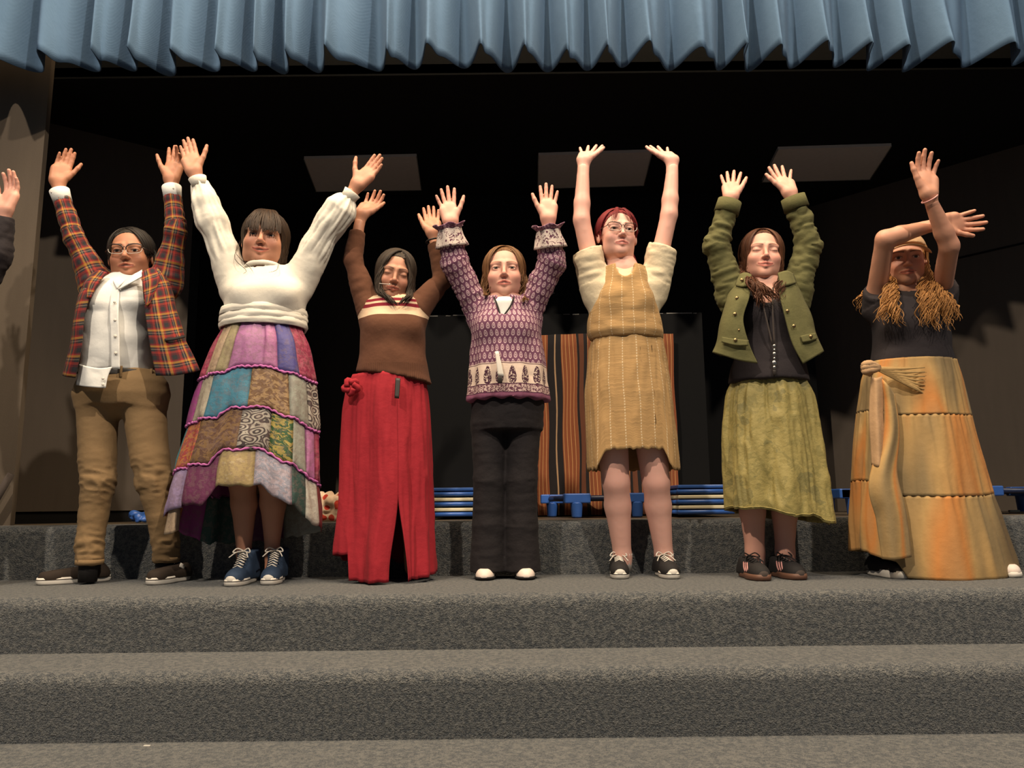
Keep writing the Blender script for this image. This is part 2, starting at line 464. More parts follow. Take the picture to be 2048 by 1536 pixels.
def m_stripes():
    """woven hanging with vertical stripes: rust, black, cream"""
    k = NT('striped_weave'); u, x, y = k.uv(); v = k.obj()
    rust, blk, crm, brn = (.26, .075, .028), (.018, .014, .013), (.42, .25, .13), (.13, .045, .022)
    f = k.mt('FRACT', k.mt('DIVIDE', x, .30))
    big = k.ramp(f, [(0, rust), (.22, blk), (.36, crm), (.39, blk), (.50, rust), (.80, blk), (.84, brn), (.93, blk)], 'CONSTANT')
    g = k.mt('FRACT', k.mt('DIVIDE', x, .021))
    fine = k.band(g, .38, .62)
    onr = k.mt('ADD', k.mt('LESS_THAN', f, .22), k.band(f, .50, .80))
    c = k.mix(k.mt('MULTIPLY', k.mt('MULTIPLY', fine, onr), .8), big, (.50, .24, .09))
    g2 = k.mt('FRACT', k.mt('DIVIDE', x, .0105))
    c = k.mix(k.mt('MULTIPLY', k.mt('MULTIPLY', k.band(g2, .4, .6), onr), .4), c, (.10, .03, .015))
    fabric_base(k, v, .3)
    return k.out(c, .85, .1, .2)
def m_patch(name, a, b, style, scale=60):
    k = NT(name); u, x, y = k.uv(); v = k.obj()
    if style == 'swirl':
        f = k.mt('GREATER_THAN', k.mt('SINE', k.mt('MULTIPLY', k.vor(u, scale * .5), 26)), .1)
    elif style == 'blotch': f = k.mt('GREATER_THAN', k.noise(u, scale, 4, .6, .8), .5)
    elif style == 'wash': f = k.noise(k.mapv(u, (scale * .4, scale * .12, 1)), 1, 3, .6)
    elif style == 'flower': f = k.mt('LESS_THAN', k.vor(u, scale), .32)
    else: f = k.noise(u, scale, 3)
    c = k.mix(f, tuple(.70 * q for q in a), tuple(.70 * q for q in b))
    c = k.mix(k.mt('MULTIPLY', k.mt('GREATER_THAN', k.noise(v, 42, 4, .7), .52), .30), c, (.16, .10, .09))
    fabric_base(k, v, .5)
    return k.out(c, .6, .03, .4)
def m_floral():
    k = NT('floral_print'); v = k.obj()
    d = k.vor(v, 24); n = k.noise(v, 60, 3, .6, 1.5)
    m = k.mt('GREATER_THAN', k.mt('ADD', k.mt('MULTIPLY', n, .6), k.mt('MULTIPLY', k.mt('LESS_THAN', d, .42), .25)), .43)
    c = k.mix(m, (.68, .50, .36), (.48, .045, .025))
    return k.out(c, .8, .1, .2)
M = {}
SWEATER_BAND = (.250, .345)
def init_mats():
    M['skin'] = m_skin(); M['eye'] = m_vcol('eyeball', .12, .6)
    M['carpet'] = m_carpet(); M['valance'] = m_valance()
    M['wall'] = m_wall('dark_brown_wall', (.082, .064, .049), (.100, .078, .060))
    M['black'] = m_wall('black_paint', (.0035, .0032, .003), (.006, .0054, .005), .8)
    M['pillar'] = m_wall('brown_painted_wall', (.095, .072, .052), (.120, .092, .066))
    M['ceil'] = m_wall('black_ceiling', (.005, .005, .005), (.008, .008, .008), .9)
    M['panel'] = m_wall('pale_diffuser_panel', (.58, .52, .46), (.64, .58, .52), .6)
    M['edge'] = plain('scuffed_pale_edge', (.22, .20, .17), .6, .5, 40)
    M['stagefl'] = plain('stage_floor_wood', (.10, .075, .05), .5, .3, 12)
    M['blue'] = plain('blue_plastic', (.035, .115, .42), .38, .10, 20, .5)
    M['navy'] = plain('navy_tube', (.012, .022, .070), .4, .15, 20, .5)
    M['creamp'] = plain('cream_sheet', (.66, .60, .42), .7, .08, 20)
    M['stripes'] = m_stripes(); M['floral'] = m_floral()
    M['plaid'] = m_plaid(); M['tan'] = m_tan(); M['paisley'] = m_paisley(); M['damask'] = m_damask()
    M['dye'] = m_tiedye(); M['sweater'] = m_sweater()
    M['white_shirt'] = cloth('white_cotton', (.66, .65, .62), .05)
    M['blouse'] = cloth('ivory_cotton', (.68, .63, .54), .06)
    M['cream_tee'] = cloth('cream_gauze', (.62, .52, .36), .08, wr=.5)
    M['khaki'] = cloth('khaki_twill', (.225, .142, .068), .10, wr=.3)
    M['red'] = cloth('red_cotton', (.30, .016, .025), .14, wr=.35)
    M['blackcloth'] = cloth('black_crepe', (.016, .013, .014), .2, wr=.5)
    M['charcoal'] = cloth('charcoal_jersey', (.024, .019, .021), .2, wr=.3)
    M['army'] = cloth('olive_canvas', (.105, .098, .038), .15, wr=.45)
    M['orange_tie'] = cloth('peach_gauze', (.42, .26, .14), .2, wr=.4)
    M['lining'] = cloth('dark_lining', (.018, .016, .016), .1)
    M['seam'] = cloth('pink_seam_tape', (.42, .12, .32), .2, wr=.5)
    M['leather'] = plain('dark_belt', (.02, .015, .012), .45)
    M['metal'] = plain('dull_metal', (.35, .33, .30), .3, .1, 30, .5, 1)
    M['brass'] = plain('brass_button', (.28, .19, .09), .35, .1, 30, .5, 1)
    M['glassframe'] = plain('dark_frame', (.03, .018, .015), .3, .1, 30, .5)
    M['clearframe'] = plain('clear_frame', (.55, .48, .42), .25, .05, 30, .5)
    k = NT('lens_glass'); k.b.inputs['Transmission Weight'].default_value = 1; k.b.inputs['IOR'].default_value = 1.05
    M['lens'] = k.out((1, 1, 1), .02, 0, .6)
    M['shoe_black'] = plain('black_canvas', (.014, .012, .012), .8, .2, 60)
    M['shoe_brown'] = plain('dark_brown_canvas', (.028, .018, .012), .85, .2, 60)
    M['denim'] = plain('blue_canvas', (.022, .040, .075), .8, .25, 60)
    M['rubber'] = plain('white_rubber', (.62, .57, .50), .5, .08, 30)
    M['gum'] = plain('brown_gum_rubber', (.115, .055, .035), .55, .1, 30)
    M['grey_suede'] = plain('grey_brown_suede', (.055, .042, .036), .9, .2, 80)
    M['lace'] = plain('white_lace', (.60, .54, .46), .8, .1, 60)
    M['pink'] = plain('pink_leather', (.62, .30, .27), .5, .1, 30)
    M['whiteshoe'] = plain('white_shoe', (.70, .58, .50), .5, .06, 30)
    M['sock'] = cloth('pale_sock', (.50, .46, .42), .1)
    M['hair_black'] = m_hair('black_hair', (.005, .004, .0035), (.034, .025, .018))
    M['hair_dark'] = m_hair('dark_brown_hair', (.010, .006, .004), (.050, .026, .013))
    M['hair_soft'] = m_hair('brown_black_hair', (.010, .007, .006), (.075, .052, .035))
    M['hair_brown'] = m_hair('brown_hair', (.040, .018, .008), (.24, .115, .045))
    M['hair_red'] = m_hair('red_hair', (.060, .006, .008), (.24, .022, .024))
    M['hair_gold'] = m_hair('golden_brown_hair', (.085, .032, .010), (.62, .30, .095))
    M['hair_auburn'] = m_hair('auburn_hair', (.022, .009, .005), (.130, .045, .018))
init_mats()
# ------------------------------------------------------------------ the stage
Z0, D0, D1, Z2, D2, Z3 = .220, 3.30, 2.63, -.177, 2.32, -.367
def profile_obj(name, prof, x0, x1, mat, r=.045):
    """extrudes a (y, z) step profile along x with a rounded nosing"""
    n = len(prof); V = []; nx = 40
    for i in range(nx + 1):
        x = x0 + (x1 - x0) * i / nx
        for y, z in prof: V.append((x, y, z))
    Fc = [(i * n + k, i * n + k + 1, (i + 1) * n + k + 1, (i + 1) * n + k) for i in range(nx) for k in range(n - 1)]
    return mesh_obj(name, V, Fc, mat, smooth=True)
def nose(y, z, r=.04, n=6):
    return [(y + r - r * math.cos(a), z - r + r * math.sin(a)) for a in np.linspace(0, math.pi / 2, n)]
def build_set():
    xs = 5.0
    # carpeted steps: one run of carpet per step
    st = profile_obj('floor', [(D0, -.012), (D0, .10)] + nose(D0, Z0, .032) + [(D0 + .30, Z0)], -xs, xs, M['carpet']); st.name = 'stage_edge_step'
    tag(st, kind='structure')
    tag(profile_obj('carpeted_step', [(D1, Z2 - .012), (D1, -.10)] + nose(D1, 0) + [(D1 + .35, 0), (D0 + .03, 0)], -xs, xs, M['carpet']), kind='structure')
    tag(profile_obj('carpeted_step', [(D2, Z3 - .012), (D2, Z2 - .10)] + nose(D2, Z2) + [(D1 + .03, Z2)], -xs, xs, M['carpet']), kind='structure')
    tag(profile_obj('floor', [(-4.5, Z3), (0, Z3), (1.2, Z3), (D2 + .03, Z3)], -xs, xs, M['carpet']), kind='structure')
    m = MB(); m.box((0, 4.76, Z0 - .058), (2 * xs, 2.8, .11)); tag(m.obj('stage_floor', M['stagefl'], smooth=False), kind='structure')
    YB = 6.0; ZC = 2.44
    m = MB(); m.box((0, YB + .05, 1.35), (2 * xs, .1, 2.5)); tag(m.obj('wall_back', M['wall'], smooth=False), kind='structure')
    m = MB(); m.box((0, 4.85, ZC + .03), (2 * xs, 2.5, .06)); tag(m.obj('ceiling', M['ceil'], smooth=False), kind='structure')
    m = MB(); m.box((0, 3.63, 2.85), (2 * xs, .06, .80)); tag(m.obj('wall_header', M['ceil'], smooth=False), kind='structure')
    m = MB(); m.box((0, 3.44, 3.95), (2 * xs, .06, 1.9)); tag(m.obj('wall_front', M['pillar'], smooth=False), kind='structure')
    def wallseg(name, a, b, z0, z1, t, mat, par=None):
        a = np.array(a); b = np.array(b); d = nrm([b[0] - a[0], b[1] - a[1], 0]); n = np.array([-d[1], d[0], 0]) * t
        P = [(a[0], a[1]), (b[0], b[1]), (b[0] + n[0], b[1] + n[1]), (a[0] + n[0], a[1] + n[1])]
        V = [(x, y, z) for z in (z0, z1) for x, y in P]
        return mesh_obj(name, V, [(3, 2, 1, 0), (4, 5, 6, 7), (0, 1, 5, 4), (1, 2, 6, 5), (2, 3, 7, 6), (3, 0, 4, 7)], mat, par, smooth=False)
    # left: brown proscenium pier, then a splayed wing wall behind it
    pA = at(60, 600, 3.56)
    tag(wallseg('wall_left_pier', (-4.6, 3.46), (pA[0], 3.56), Z0, 3.2, .035, M['pillar']), kind='structure')
    wa, wb = at(80, 400, 4.04), at(388, 400, 4.51)
    wd = nrm([wb[0] - wa[0], wb[1] - wa[1], 0]); w0 = wa - wd * .55
    ww = tag(wallseg('wall_left', (w0[0], w0[1]), (wb[0], wb[1]), Z0 + .06, ZC, .06, M['wall']), kind='structure')
    wallseg('baseboard', (w0[0], w0[1] + .012), (wb[0], wb[1] + .012), Z0, Z0 + .06, .03, M['black'], ww)
    # right side wall runs from the back wall towards the front
    r1, r2 = at(2048, 302, 4.44), at(1890, 347, 4.76); rd = (r2 - r1) / (r2[1] - r1[1])
    ra = r1 + rd * (YB - r1[1]); rb = r1 + rd * (3.72 - r1[1])
    rw = tag(wallseg('wall_right', (ra[0], YB), (rb[0], 3.72), Z0, ZC, .06, M['wall']), kind='structure')
    d = nrm([rb[0] - ra[0], 3.72 - YB, 0]); n = np.array([d[1], -d[0], 0])
    def onwall(px, py):
        u, v = (px - 1024) / F, (768 - py) / F; dd = FW + u * CR + v * CU
        w = np.array([ra[0], YB, 0]) - CAMP; k = (w[0] * n[0] + w[1] * n[1]) / (dd[0] * n[0] + dd[1] * n[1])
        return CAMP + dd * k
    m = MB(); pa, pb = onwall(1870, 527), onwall(2120, 470)
    m.tube([pa, pb], .007, 6); m.obj('wall_joint', M['black'], rw)
    # black scenery flats that mask the middle of the back wall
    def flat(name, x0, x1, y0, Y, label, t=.04, top=None, edge=False):
        a = at(x0, 800, Y); b = at(x1, 800, Y); zt = top if top else at(1024, y0, Y)[2]
        o = empty(name, ((a[0] + b[0]) / 2, Y, Z0))
        m = MB(); m.box(((a[0] + b[0]) / 2, Y + t / 2, (Z0 + zt) / 2), (b[0] - a[0], t, zt - Z0))
        m.obj('board', M['black'], o, smooth=False)
        if edge:
            rg = random.Random(int(x0)); x = a[0] + .02
            while x < b[0] - .03:
                w = rg.uniform(.02, .16); w = min(w, b[0] - .01 - x)
                if rg.random() < .72:
                    m = MB(); m.box((x + w / 2, Y - .0015, zt - rg.uniform(.002, .007)), (w, .004, rg.uniform(.002, .007))); m.obj('scuff_mark', M['edge'], o, smooth=False)
                x += w + rg.uniform(.0, .05)
        return tag(o, label, 'flat')
    flat('scenery_flat', 384, 607, 0, 5.45, 'tall plain black scenery flat behind the person in the white blouse', top=2.435)
    flat('scenery_flat', 716, 1636, 0, 5.12, 'wide tall black scenery flat filling the middle of the back wall', top=2.435)
    flat('low_scenery_flat', 838, 1412, 629, 4.60, 'low black board with a scuffed pale top edge behind the striped hanging', edge=True)
    flat('low_scenery_flat', 948, 1122, 586, 4.645, 'narrow black board rising just above the scuffed low board', edge=True)
    # striped hanging
    a, b = at(1074, 800, 4.52), at(1352, 800, 4.52); zt = at(1200, 668, 4.52)[2]
    nu, nv = 120, 14; V = []; uv = []; Fc = []
    for j in range(nv + 1):
        for i in range(nu + 1):
            s = i / nu; z = zt + (Z0 + .006 - zt) * j / nv
            y = 4.52 + .012 * math.sin(s * 34) * (.5 + j / nv) + .010 * math.sin(s * 13 + 1) - .012 * math.exp(-((s - .36) / .02) ** 2) * math.exp(-((j / nv - .1) / .25) ** 2)
            V.append((a[0] + (b[0] - a[0]) * s + .004 * math.sin(j * .9 + s * 20), y, z))
    L = b[0] - a[0]
    for j in range(nv):
        for i in range(nu):
            q = [(i, j), (i, j + 1), (i + 1, j + 1), (i + 1, j)]
            Fc.append(tuple(jj * (nu + 1) + ii for ii, jj in q)); uv += [(ii / nu * L, jj / nv) for ii, jj in q]
    sh = mesh_obj('striped_hanging', V, Fc, M['stripes'], uv=uv, origin=((a[0] + b[0]) / 2, 4.52, Z0))
    sh.modifiers.new('thick', 'SOLIDIFY').thickness = .006
    tag(sh, 'rust black and cream striped cloth hanging behind the tan dress', 'curtain')
    def on_z(px, py, z):
        dd = at(px, py, 3.0) - CAMP; return CAMP + dd * ((z - CAMZ) / dd[2])
    # three unlit square light panels in the black ceiling
    def panel(P, label):
        V = [np.array(p) for p in P]; n = nrm(np.cross(V[1] - V[0], V[3] - V[0])); n = n if n[2] > 0 else -n
        c = sum(V) / 4; o = empty('ceiling_light', c)
        W_ = V + [p + n * .018 for p in V]
        mesh_obj('panel_board', W_, [(0, 1, 2, 3), (7, 6, 5, 4), (0, 4, 5, 1), (1, 5, 6, 2), (2, 6, 7, 3), (3, 7, 4, 0)], M['panel'], o, smooth=False)
        m = MB()
        for i, j in ((2, 3), (3, 0), (1, 2)): m.tube([V[i] - n * .001, V[j] - n * .001], .003, 5)
        m.obj('metal_rim', M['edge'], o)
        tag(o, label, 'ceiling light', 'unlit light panels in the stage ceiling')
    for P, lab in (([(608, 318), (833, 313), (843, 380), (632, 383)], 'unlit grey light panel in the black ceiling above the black flats, leftmost of three'),
                   ([(1077, 311), (1304, 304), (1288, 371), (1075, 377)], 'unlit grey light panel in the black ceiling behind the raised bare arm, middle of three'),
                   ([(1556, 299), (1783, 292), (1740, 359), (1524, 364)], 'unlit grey light panel in the black ceiling near the right wall, rightmost of three')):
        panel([on_z(q[0], q[1], 2.418) for q in P], lab)
    # pleated blue valance on its rail
    o = empty('valance', (0, 3.30, 2.1))
    nu, nv = 1300, 16; V = []; uv = []; Fc = []
    s = np.linspace(0, 1, nu + 1); x0, x1 = -3.95, 3.95
    X = x0 + (x1 - x0) * s
    P3 = np.stack([X, 0 * X, 0 * X], 1)
    ph = X * 2 * math.pi / .200 + 1.6 * vnoise(P3, 2.1) + 1.1 * vnoise(P3, 5.0, 3.1)
    w = np.sin(ph) + .35 * np.sin(2 * ph + .8)
    w2 = vnoise(P3, 11, 5.5) + .6 * vnoise(P3, 23, 1.7)
    zb = at(1024, 116, 3.30)[2] - .012 * (X / 2) + .014 * vnoise(P3, 3.3, 9)
    arc = np.cumsum(np.r_[0, np.hypot(np.diff(X), np.diff(w * .05))])
    for j in range(nv + 1):
        t = j / nv                                  # 0 top 1 hem
        amp = .055 + .045 * t ** 1.2
        z = 2.95 + (zb - 2.95) * t + (t ** 6) * .018 * np.sin(ph * 1.0 + 2.2) + (t ** 8) * .012 * w2
        y = 3.30 - amp * w + .016 * t * w2 + (t ** 5) * .03 * vnoise(P3, 17, 4)
        xx = X + .02 * t * np.cos(ph) + .01 * t * t * w2
        V += list(zip(xx, y, z))
    for j in range(nv):
        for i in range(nu):
            q = [(i, j), (i, j + 1), (i + 1, j + 1), (i + 1, j)]
            Fc.append(tuple(jj * (nu + 1) + ii for ii, jj in q)); uv += [(arc[ii], jj / nv * .86) for ii, jj in q]
    c = mesh_obj('pleated_cloth', V, Fc, M['valance'], o, uv=uv)
    c.modifiers.new('thick', 'SOLIDIFY').thickness = .004
    m = MB(); m.tube([(-4.0, 3.31, 2.97), (4.0, 3.31, 2.97)], .025, 10); m.obj('rail', M['black'], o)
    tag(o, 'pleated blue valance hanging across the top of the stage', 'valance')
    # blue stacking cots on the stage floor
    def cot_single(px0, px1, Y, depth, label, h=.135, pxback=None):
        a, b = at(px0, 1025, Y), at(px1, 1025, Y); x0, x1 = a[0], b[0]
        o = empty('stacking_cot', ((x0 + x1) / 2, Y + depth / 2, Z0)); z = Z0 + h - .026
        xb0 = at(pxback, 1025, Y + depth)[0] if pxback else x0
        cs = [(x0, Y), (x1, Y), (x1, Y + depth), (xb0, Y + depth)]
        m = MB()
        for i in range(4):
            p, q = cs[i], cs[(i + 1) % 4]; m.tube([(p[0], p[1], z), (q[0], q[1], z)], .015, 8)
        m.obj('frame_tube', M['navy'], o)
        m = MB(); m.box(((x0 + x1) / 2, Y + depth / 2, z + .004), (x1 - x0 - .05, depth - .06, .006)); m.obj('sleeping_sheet', M['navy'], o, smooth=False)
        for i, (x, y) in enumerate(cs):
            s_ = 1 if i in (0, 3) else -1; t_ = 1 if i < 2 else -1
            m = MB(); m.box((x + s_ * .045, y, z), (.135, .05, .05)); m.box((x, y + t_ * .045, z), (.05, .13, .05))
            m.tube([(x + s_ * .04, y, z - .02), (x + s_ * .04, y, Z0)], [.034, .027], 10)
            lg = m.obj('corner_leg', M['blue'], o, smooth=False, bevel=.006)
        return tag(o, label, 'cot', 'blue stacking cots on the stage floor')
    cot_single(1138, 1290, 4.05, .40, 'single blue cot standing in front of the striped hanging', .125, 1090)
    cot_single(1690, 1722, 4.02, .30, 'blue cot whose corner leg shows right of the olive skirt', .135)
    cot_single(1962, 2180, 3.92, .45, 'blue cot at the right edge with navy side tube', .14)
    def cot_stack(px0, px1, Y, label, n=3, h=.155):
        a, b = at(px0, 1020, Y), at(px1, 1020, Y); g = 'stacked cots seen edge on'
        for i in range(n):
            z = Z0 + .012 + i * h / n
            o = empty('stacked_cot', ((a[0] + b[0]) / 2, Y + .3, z))
            m = MB()
            for yy in (Y, Y + .55): m.tube([(a[0], yy, z + .012), (b[0], yy, z + .012)], .012, 8)
            for xx in (a[0] + .01, b[0] - .01): m.tube([(xx, Y, z + .012), (xx, Y + .55, z + .012)], .011, 8)
            m.obj('frame_tube', M['blue'], o)
            m = MB(); m.box(((a[0] + b[0]) / 2, Y + .28, z + .036), (b[0] - a[0] - .004, .58, .017)); m.obj('sleeping_sheet', M['creamp'] if i < n - 1 else M['blue'], o, smooth=False, bevel=.004)
            tag(o, label % ('bottom', 'middle', 'top')[i], 'cot', g)
    cot_stack(862, 952, 4.02, 'blue cot with pale sheet stacked beside the red skirt, %s of the stack')
    cot_stack(1356, 1468, 3.93, 'blue cot with pale sheet stacked left of the olive skirt, %s of the stack')
    # crumpled floral cloth, blue bundle, little odds and ends
    def heap(name, px, py, Y, rx, ry, rz, mat, seed, label, cat):
        c = at(px, py, Y); c[2] = Z0
        s_ = SD()
        rg = random.Random(seed)
        for i in range(7): s_.ell(c + [rg.uniform(-.6, .6) * rx, rg.uniform(-.4, .4) * ry, rz * rg.uniform(.25, .6)], (rx * .45, ry * .5, rz * .42), k=.02)
        s_.cut(c, (0, 0, -1)); V, Q = s_.mesh(.006)
        N = vnormals(V, Q); V = V + N * (.012 * ridge(vnoise(V, 22, seed)) + .004 * vnoise(V, 60))[:, None]; V[:, 2] = np.maximum(V[:, 2], Z0 + .001)
        tag(mesh_obj(name, V, Q, mat, origin=c), label, cat)
    heap('crumpled_cloth', 662, 1030, 3.85, .10, .10, .15, M['floral'], 3, 'crumpled white cloth with red flowers lying left of the red skirt', 'cloth')
    heap('bundled_cloth', 283, 1040, 3.9, .07, .06, .055, M['blue'], 5, 'small blue bundle on the stage floor behind the khaki trousers', 'bundle')
    heap('bundled_cloth', 452, 1036, 3.9, .05, .06, .06, M['blue'], 8, 'small blue bundle behind the patchwork skirt', 'bundle')
    heap('patterned_bundle', 1968, 1000, 4.55, .05, .06, .22, M['navy'], 11, 'dark bundle standing behind the cot right of the dyed skirt', 'bundle')
    c = at(2028, 1020, 4.2); m = MB(); m.box((c[0], c[1], Z0 + .008), (.055, .02, .012)); tag(m.obj('yellow_scrap', M['creamp'], smooth=False, bevel=.003, origin=(c[0], c[1], Z0)), 'small pale yellow scrap under the cot at the right edge', 'scrap')
    c = at(8, 965, 3.45); m = MB(); m.tube([at(22, 948, 3.5), at(-14, 1010, 3.5), at(-40, 1048, 3.5)], .016, 8)
    tag(m.obj('grey_strut', M['grey_suede'], origin=tuple(at(-40, 1048, 3.5))), 'slanting grey metal strut at the far left edge by the pier', 'strut')
    for px, py, w in ((294, 1493, .018), (1141, 1300, .008)):
        c = at(px, py, 2.0); 
        if py > 1450:
            d = c - CAMP; c = CAMP + d * ((Z3 - CAMZ) / d[2])
            m = MB(); m.box((c[0], c[1], Z3 + .002), (w, .006, .003)); tag(m.obj('paper_scrap', M['rubber'], smooth=False, origin=tuple(c)), 'tiny white paper scrap on the lowest carpet step', 'scrap')
build_set()
# ------------------------------------------------------------------ figures
def frame(fwd, up):
    f = nrm(fwd); r = nrm(np.cross(f, up)); u = np.cross(r, f)
    return np.stack([r, f, u], 1)                      # columns: right, forward, up
def rotm(yaw=0, pitch=0, roll=0):
    """head frame facing -Y (the camera); yaw > 0 turns towards image right, pitch > 0 looks up, roll > 0 tips the crown to image right"""
    y, p, r = [math.radians(q) for q in (yaw, pitch, roll)]
    f = np.array([math.sin(y) * math.cos(p), -math.cos(y) * math.cos(p), math.sin(p)])
    u = np.array([math.sin(r), 0, math.cos(r)])
    return frame(f, u)
class Hd:
    """local head coordinates: x = right hand side of the face as seen by the camera is -x; y forward; z up; unit head height .21"""
    def __init__(s, c, R, sc): s.c = np.asarray(c, float); s.R = R; s.s = sc
    def w(s, x, y, z): return s.c + s.R @ (np.array([x, y, z]) * s.s)
    def loc(s, P): return ((P - s.c) @ s.R) / s.s
def head_sd(h, smile=0, openm=0, eyes=1.0, face=1.0, jaw=1.0, ears=True, nose=.86):
    s = SD(); R, q = h.R, h.s
    e = lambda c, r, k=.012, sub=False, RR=None: s.ell(h.w(*c), np.asarray(r) * q, R if RR is None else R @ RR, k * q, sub)
    e((0, -.012, .030), (.073, .090, .078))
    e((0, .020, -.018), (.060 * face, .060, .078), .025)
    e((0, .030, -.064), (.047 * jaw, .048, .040), .025)
    e((0, .066, -.090), (.018, .015, .015), .024)
    for d in (-1, 1):
        e((d * .036 * face, .054, -.032 + .004 * smile), (.024, .024, .022), .022)
        e((d * .040 * jaw, .018, -.066), (.020, .030, .026), .03)
        s.cone(h.w(d * .012, .080, .022), h.w(d * .046, .066, .020), .0075 * q, .006 * q, .014 * q)
        e((d * .031, .098, .000), (.017, .016, .012), .012, True)
    s.cone(h.w(0, .081, .010), h.w(0, .0925 + .004 * nose, -.024), .0062 * q, .0082 * q * nose, .012 * q)
    e((0, .0935 + .003 * nose, -.029), (.0092 * nose, .0095, .0080), .008)
    for d in (-1, 1):
        e((d * .0105 * nose, .0875, -.0315), (.0068, .0085, .0062), .006)
        e((d * .0056 * nose, .0945, -.0385), (.0028, .0042, .0030), .002, True)
    # mouth
    for d in (-1, 1):
        s.cone(h.w(d * .002, .0865, -.0545 + .001), h.w(d * .025 * (1 + .15 * smile), .0725 - .002 * smile, -.0592 + .0055 * smile), .0050 * q, .0028 * q, .006 * q)
        s.cone(h.w(d * .001, .0845, -.0665 - .004 * openm), h.w(d * .023 * (1 + .15 * smile), .0725 - .002 * smile, -.0612 + .0055 * smile - .001 * openm), .0060 * q, .0028 * q, .006 * q)
    for d in (-1, 1):
        s.cone(h.w(0, .0945, -.0602 - .0018 * openm), h.w(d * .024 * (1 + .15 * smile), .0775, -.0600 + .0055 * smile), (.0014 + .0026 * openm) * q, .0010 * q, .002 * q, sub=True)
    # lids
    for d in (-1, 1):
        s.ell(h.w(d * .031, .0665, .001), np.array([.0160, .0150, .0140]) * q, R, .004 * q)
        if eyes > 0: s.ell(h.w(d * .031, .084, -.0005), np.array([0.0145, .012, .0066 * eyes]) * q, R, .0012 * q, True)
    if ears:
        for d in (-1, 1):
            a = math.radians(18); RR = np.array([[1, 0, 0], [0, math.cos(a), -math.sin(a)], [0, math.sin(a), math.cos(a)]])
            e((d * .076, -.006, -.006), (.0085, .018, .030), .008, False, RR)
            e((d * .084, -.001, -.002), (.006, .010, .018), .004, True, RR)
    return s
def skin_cols(n, tone): return np.tile(np.asarray(tone, float), (n, 1))
def hand_sd(w, d, n, side, sc=1.0, curl=(.15, .15, .15, .15), spread=1.0, thumb=.75, tcurl=.2, arm=None, rw=.021):
    """w wrist, d towards the fingers, n palm normal, side +1/-1: which side of d x n the thumb leaves"""
    s = SD(); d = nrm(d); n = nrm(np.asarray(n) - d * np.dot(n, d)); t = np.cross(d, n) * side
    p = lambda a, b, c=0: w + (d * a + t * b + n * c) * sc
    base = [(.080, .025), (.084, .0085), (.081, -.0085), (.072, -.0245)]
    L = [.075, .083, .077, .060]; rad = [.0092, .0095, .0090, .0080]
    for (a, b), l, r, c, ang in zip(base, L, rad, curl, (9, 2, -5, -14)):
        s.cone(p(.004, b * .55), p(a - .004, b * .97), .0125 * sc, .0108 * sc, .012 * sc)
        th = math.radians(ang * spread); q = p(a, b); dd = d * math.cos(th) + t * math.sin(th); ax = np.cross(t, dd)
        s.cone(p(a - .012, b * .97), q, .0105 * sc, r * 1.08 * sc, .006 * sc)
        for i, f in enumerate((.44, .31, .25)):
            cc = c * (1.0, 1.15, .8)[i]
            dd = nrm(dd * math.cos(cc) + nrm(n - dd * np.dot(n, dd)) * math.sin(cc))
            q2 = q + dd * l * f * sc
            s.cone(q, q2, r * (1.0, .93, .86)[i] * sc, r * (.93, .86, .74)[i] * sc, .003 * sc); q = q2
    s.ell(p(.046, -.002, .003), np.array([.034, .045, .0135]) * sc, np.stack([t, d, n], 1), .012 * sc)
    s.cone(p(.012, .012, .006), p(.046, .032, .009), .0165 * sc, .0125 * sc, .012 * sc)
    s.cone(p(.012, -.018, .005), p(.060, -.026, .006), .013 * sc, .0115 * sc, .012 * sc)
    # thumb
    td = nrm(d * math.cos(thumb) + t * math.sin(thumb) + n * .18)
    q = p(.034, .030, .008)
    for f, r0, r1 in ((.030, .0120, .0100), (.030, .0098, .0088), (.024, .0088, .0070)):
        q2 = q + td * f * sc; s.cone(q, q2, r0 * sc, r1 * sc, .005 * sc); q = q2
        td = nrm(td * math.cos(tcurl) + d * math.sin(tcurl))
    if arm is not None: s.cone(w + (np.asarray(arm) - w) * min(1, .06 / np.linalg.norm(np.asarray(arm) - w)), p(.006, 0), rw * 1.0, rw * .98, .02, flat=(n, .86))
    return s
class Fig:
    pass
def person(base, label):
    o = empty('person', base)
    return tag(o, label, 'person', None)
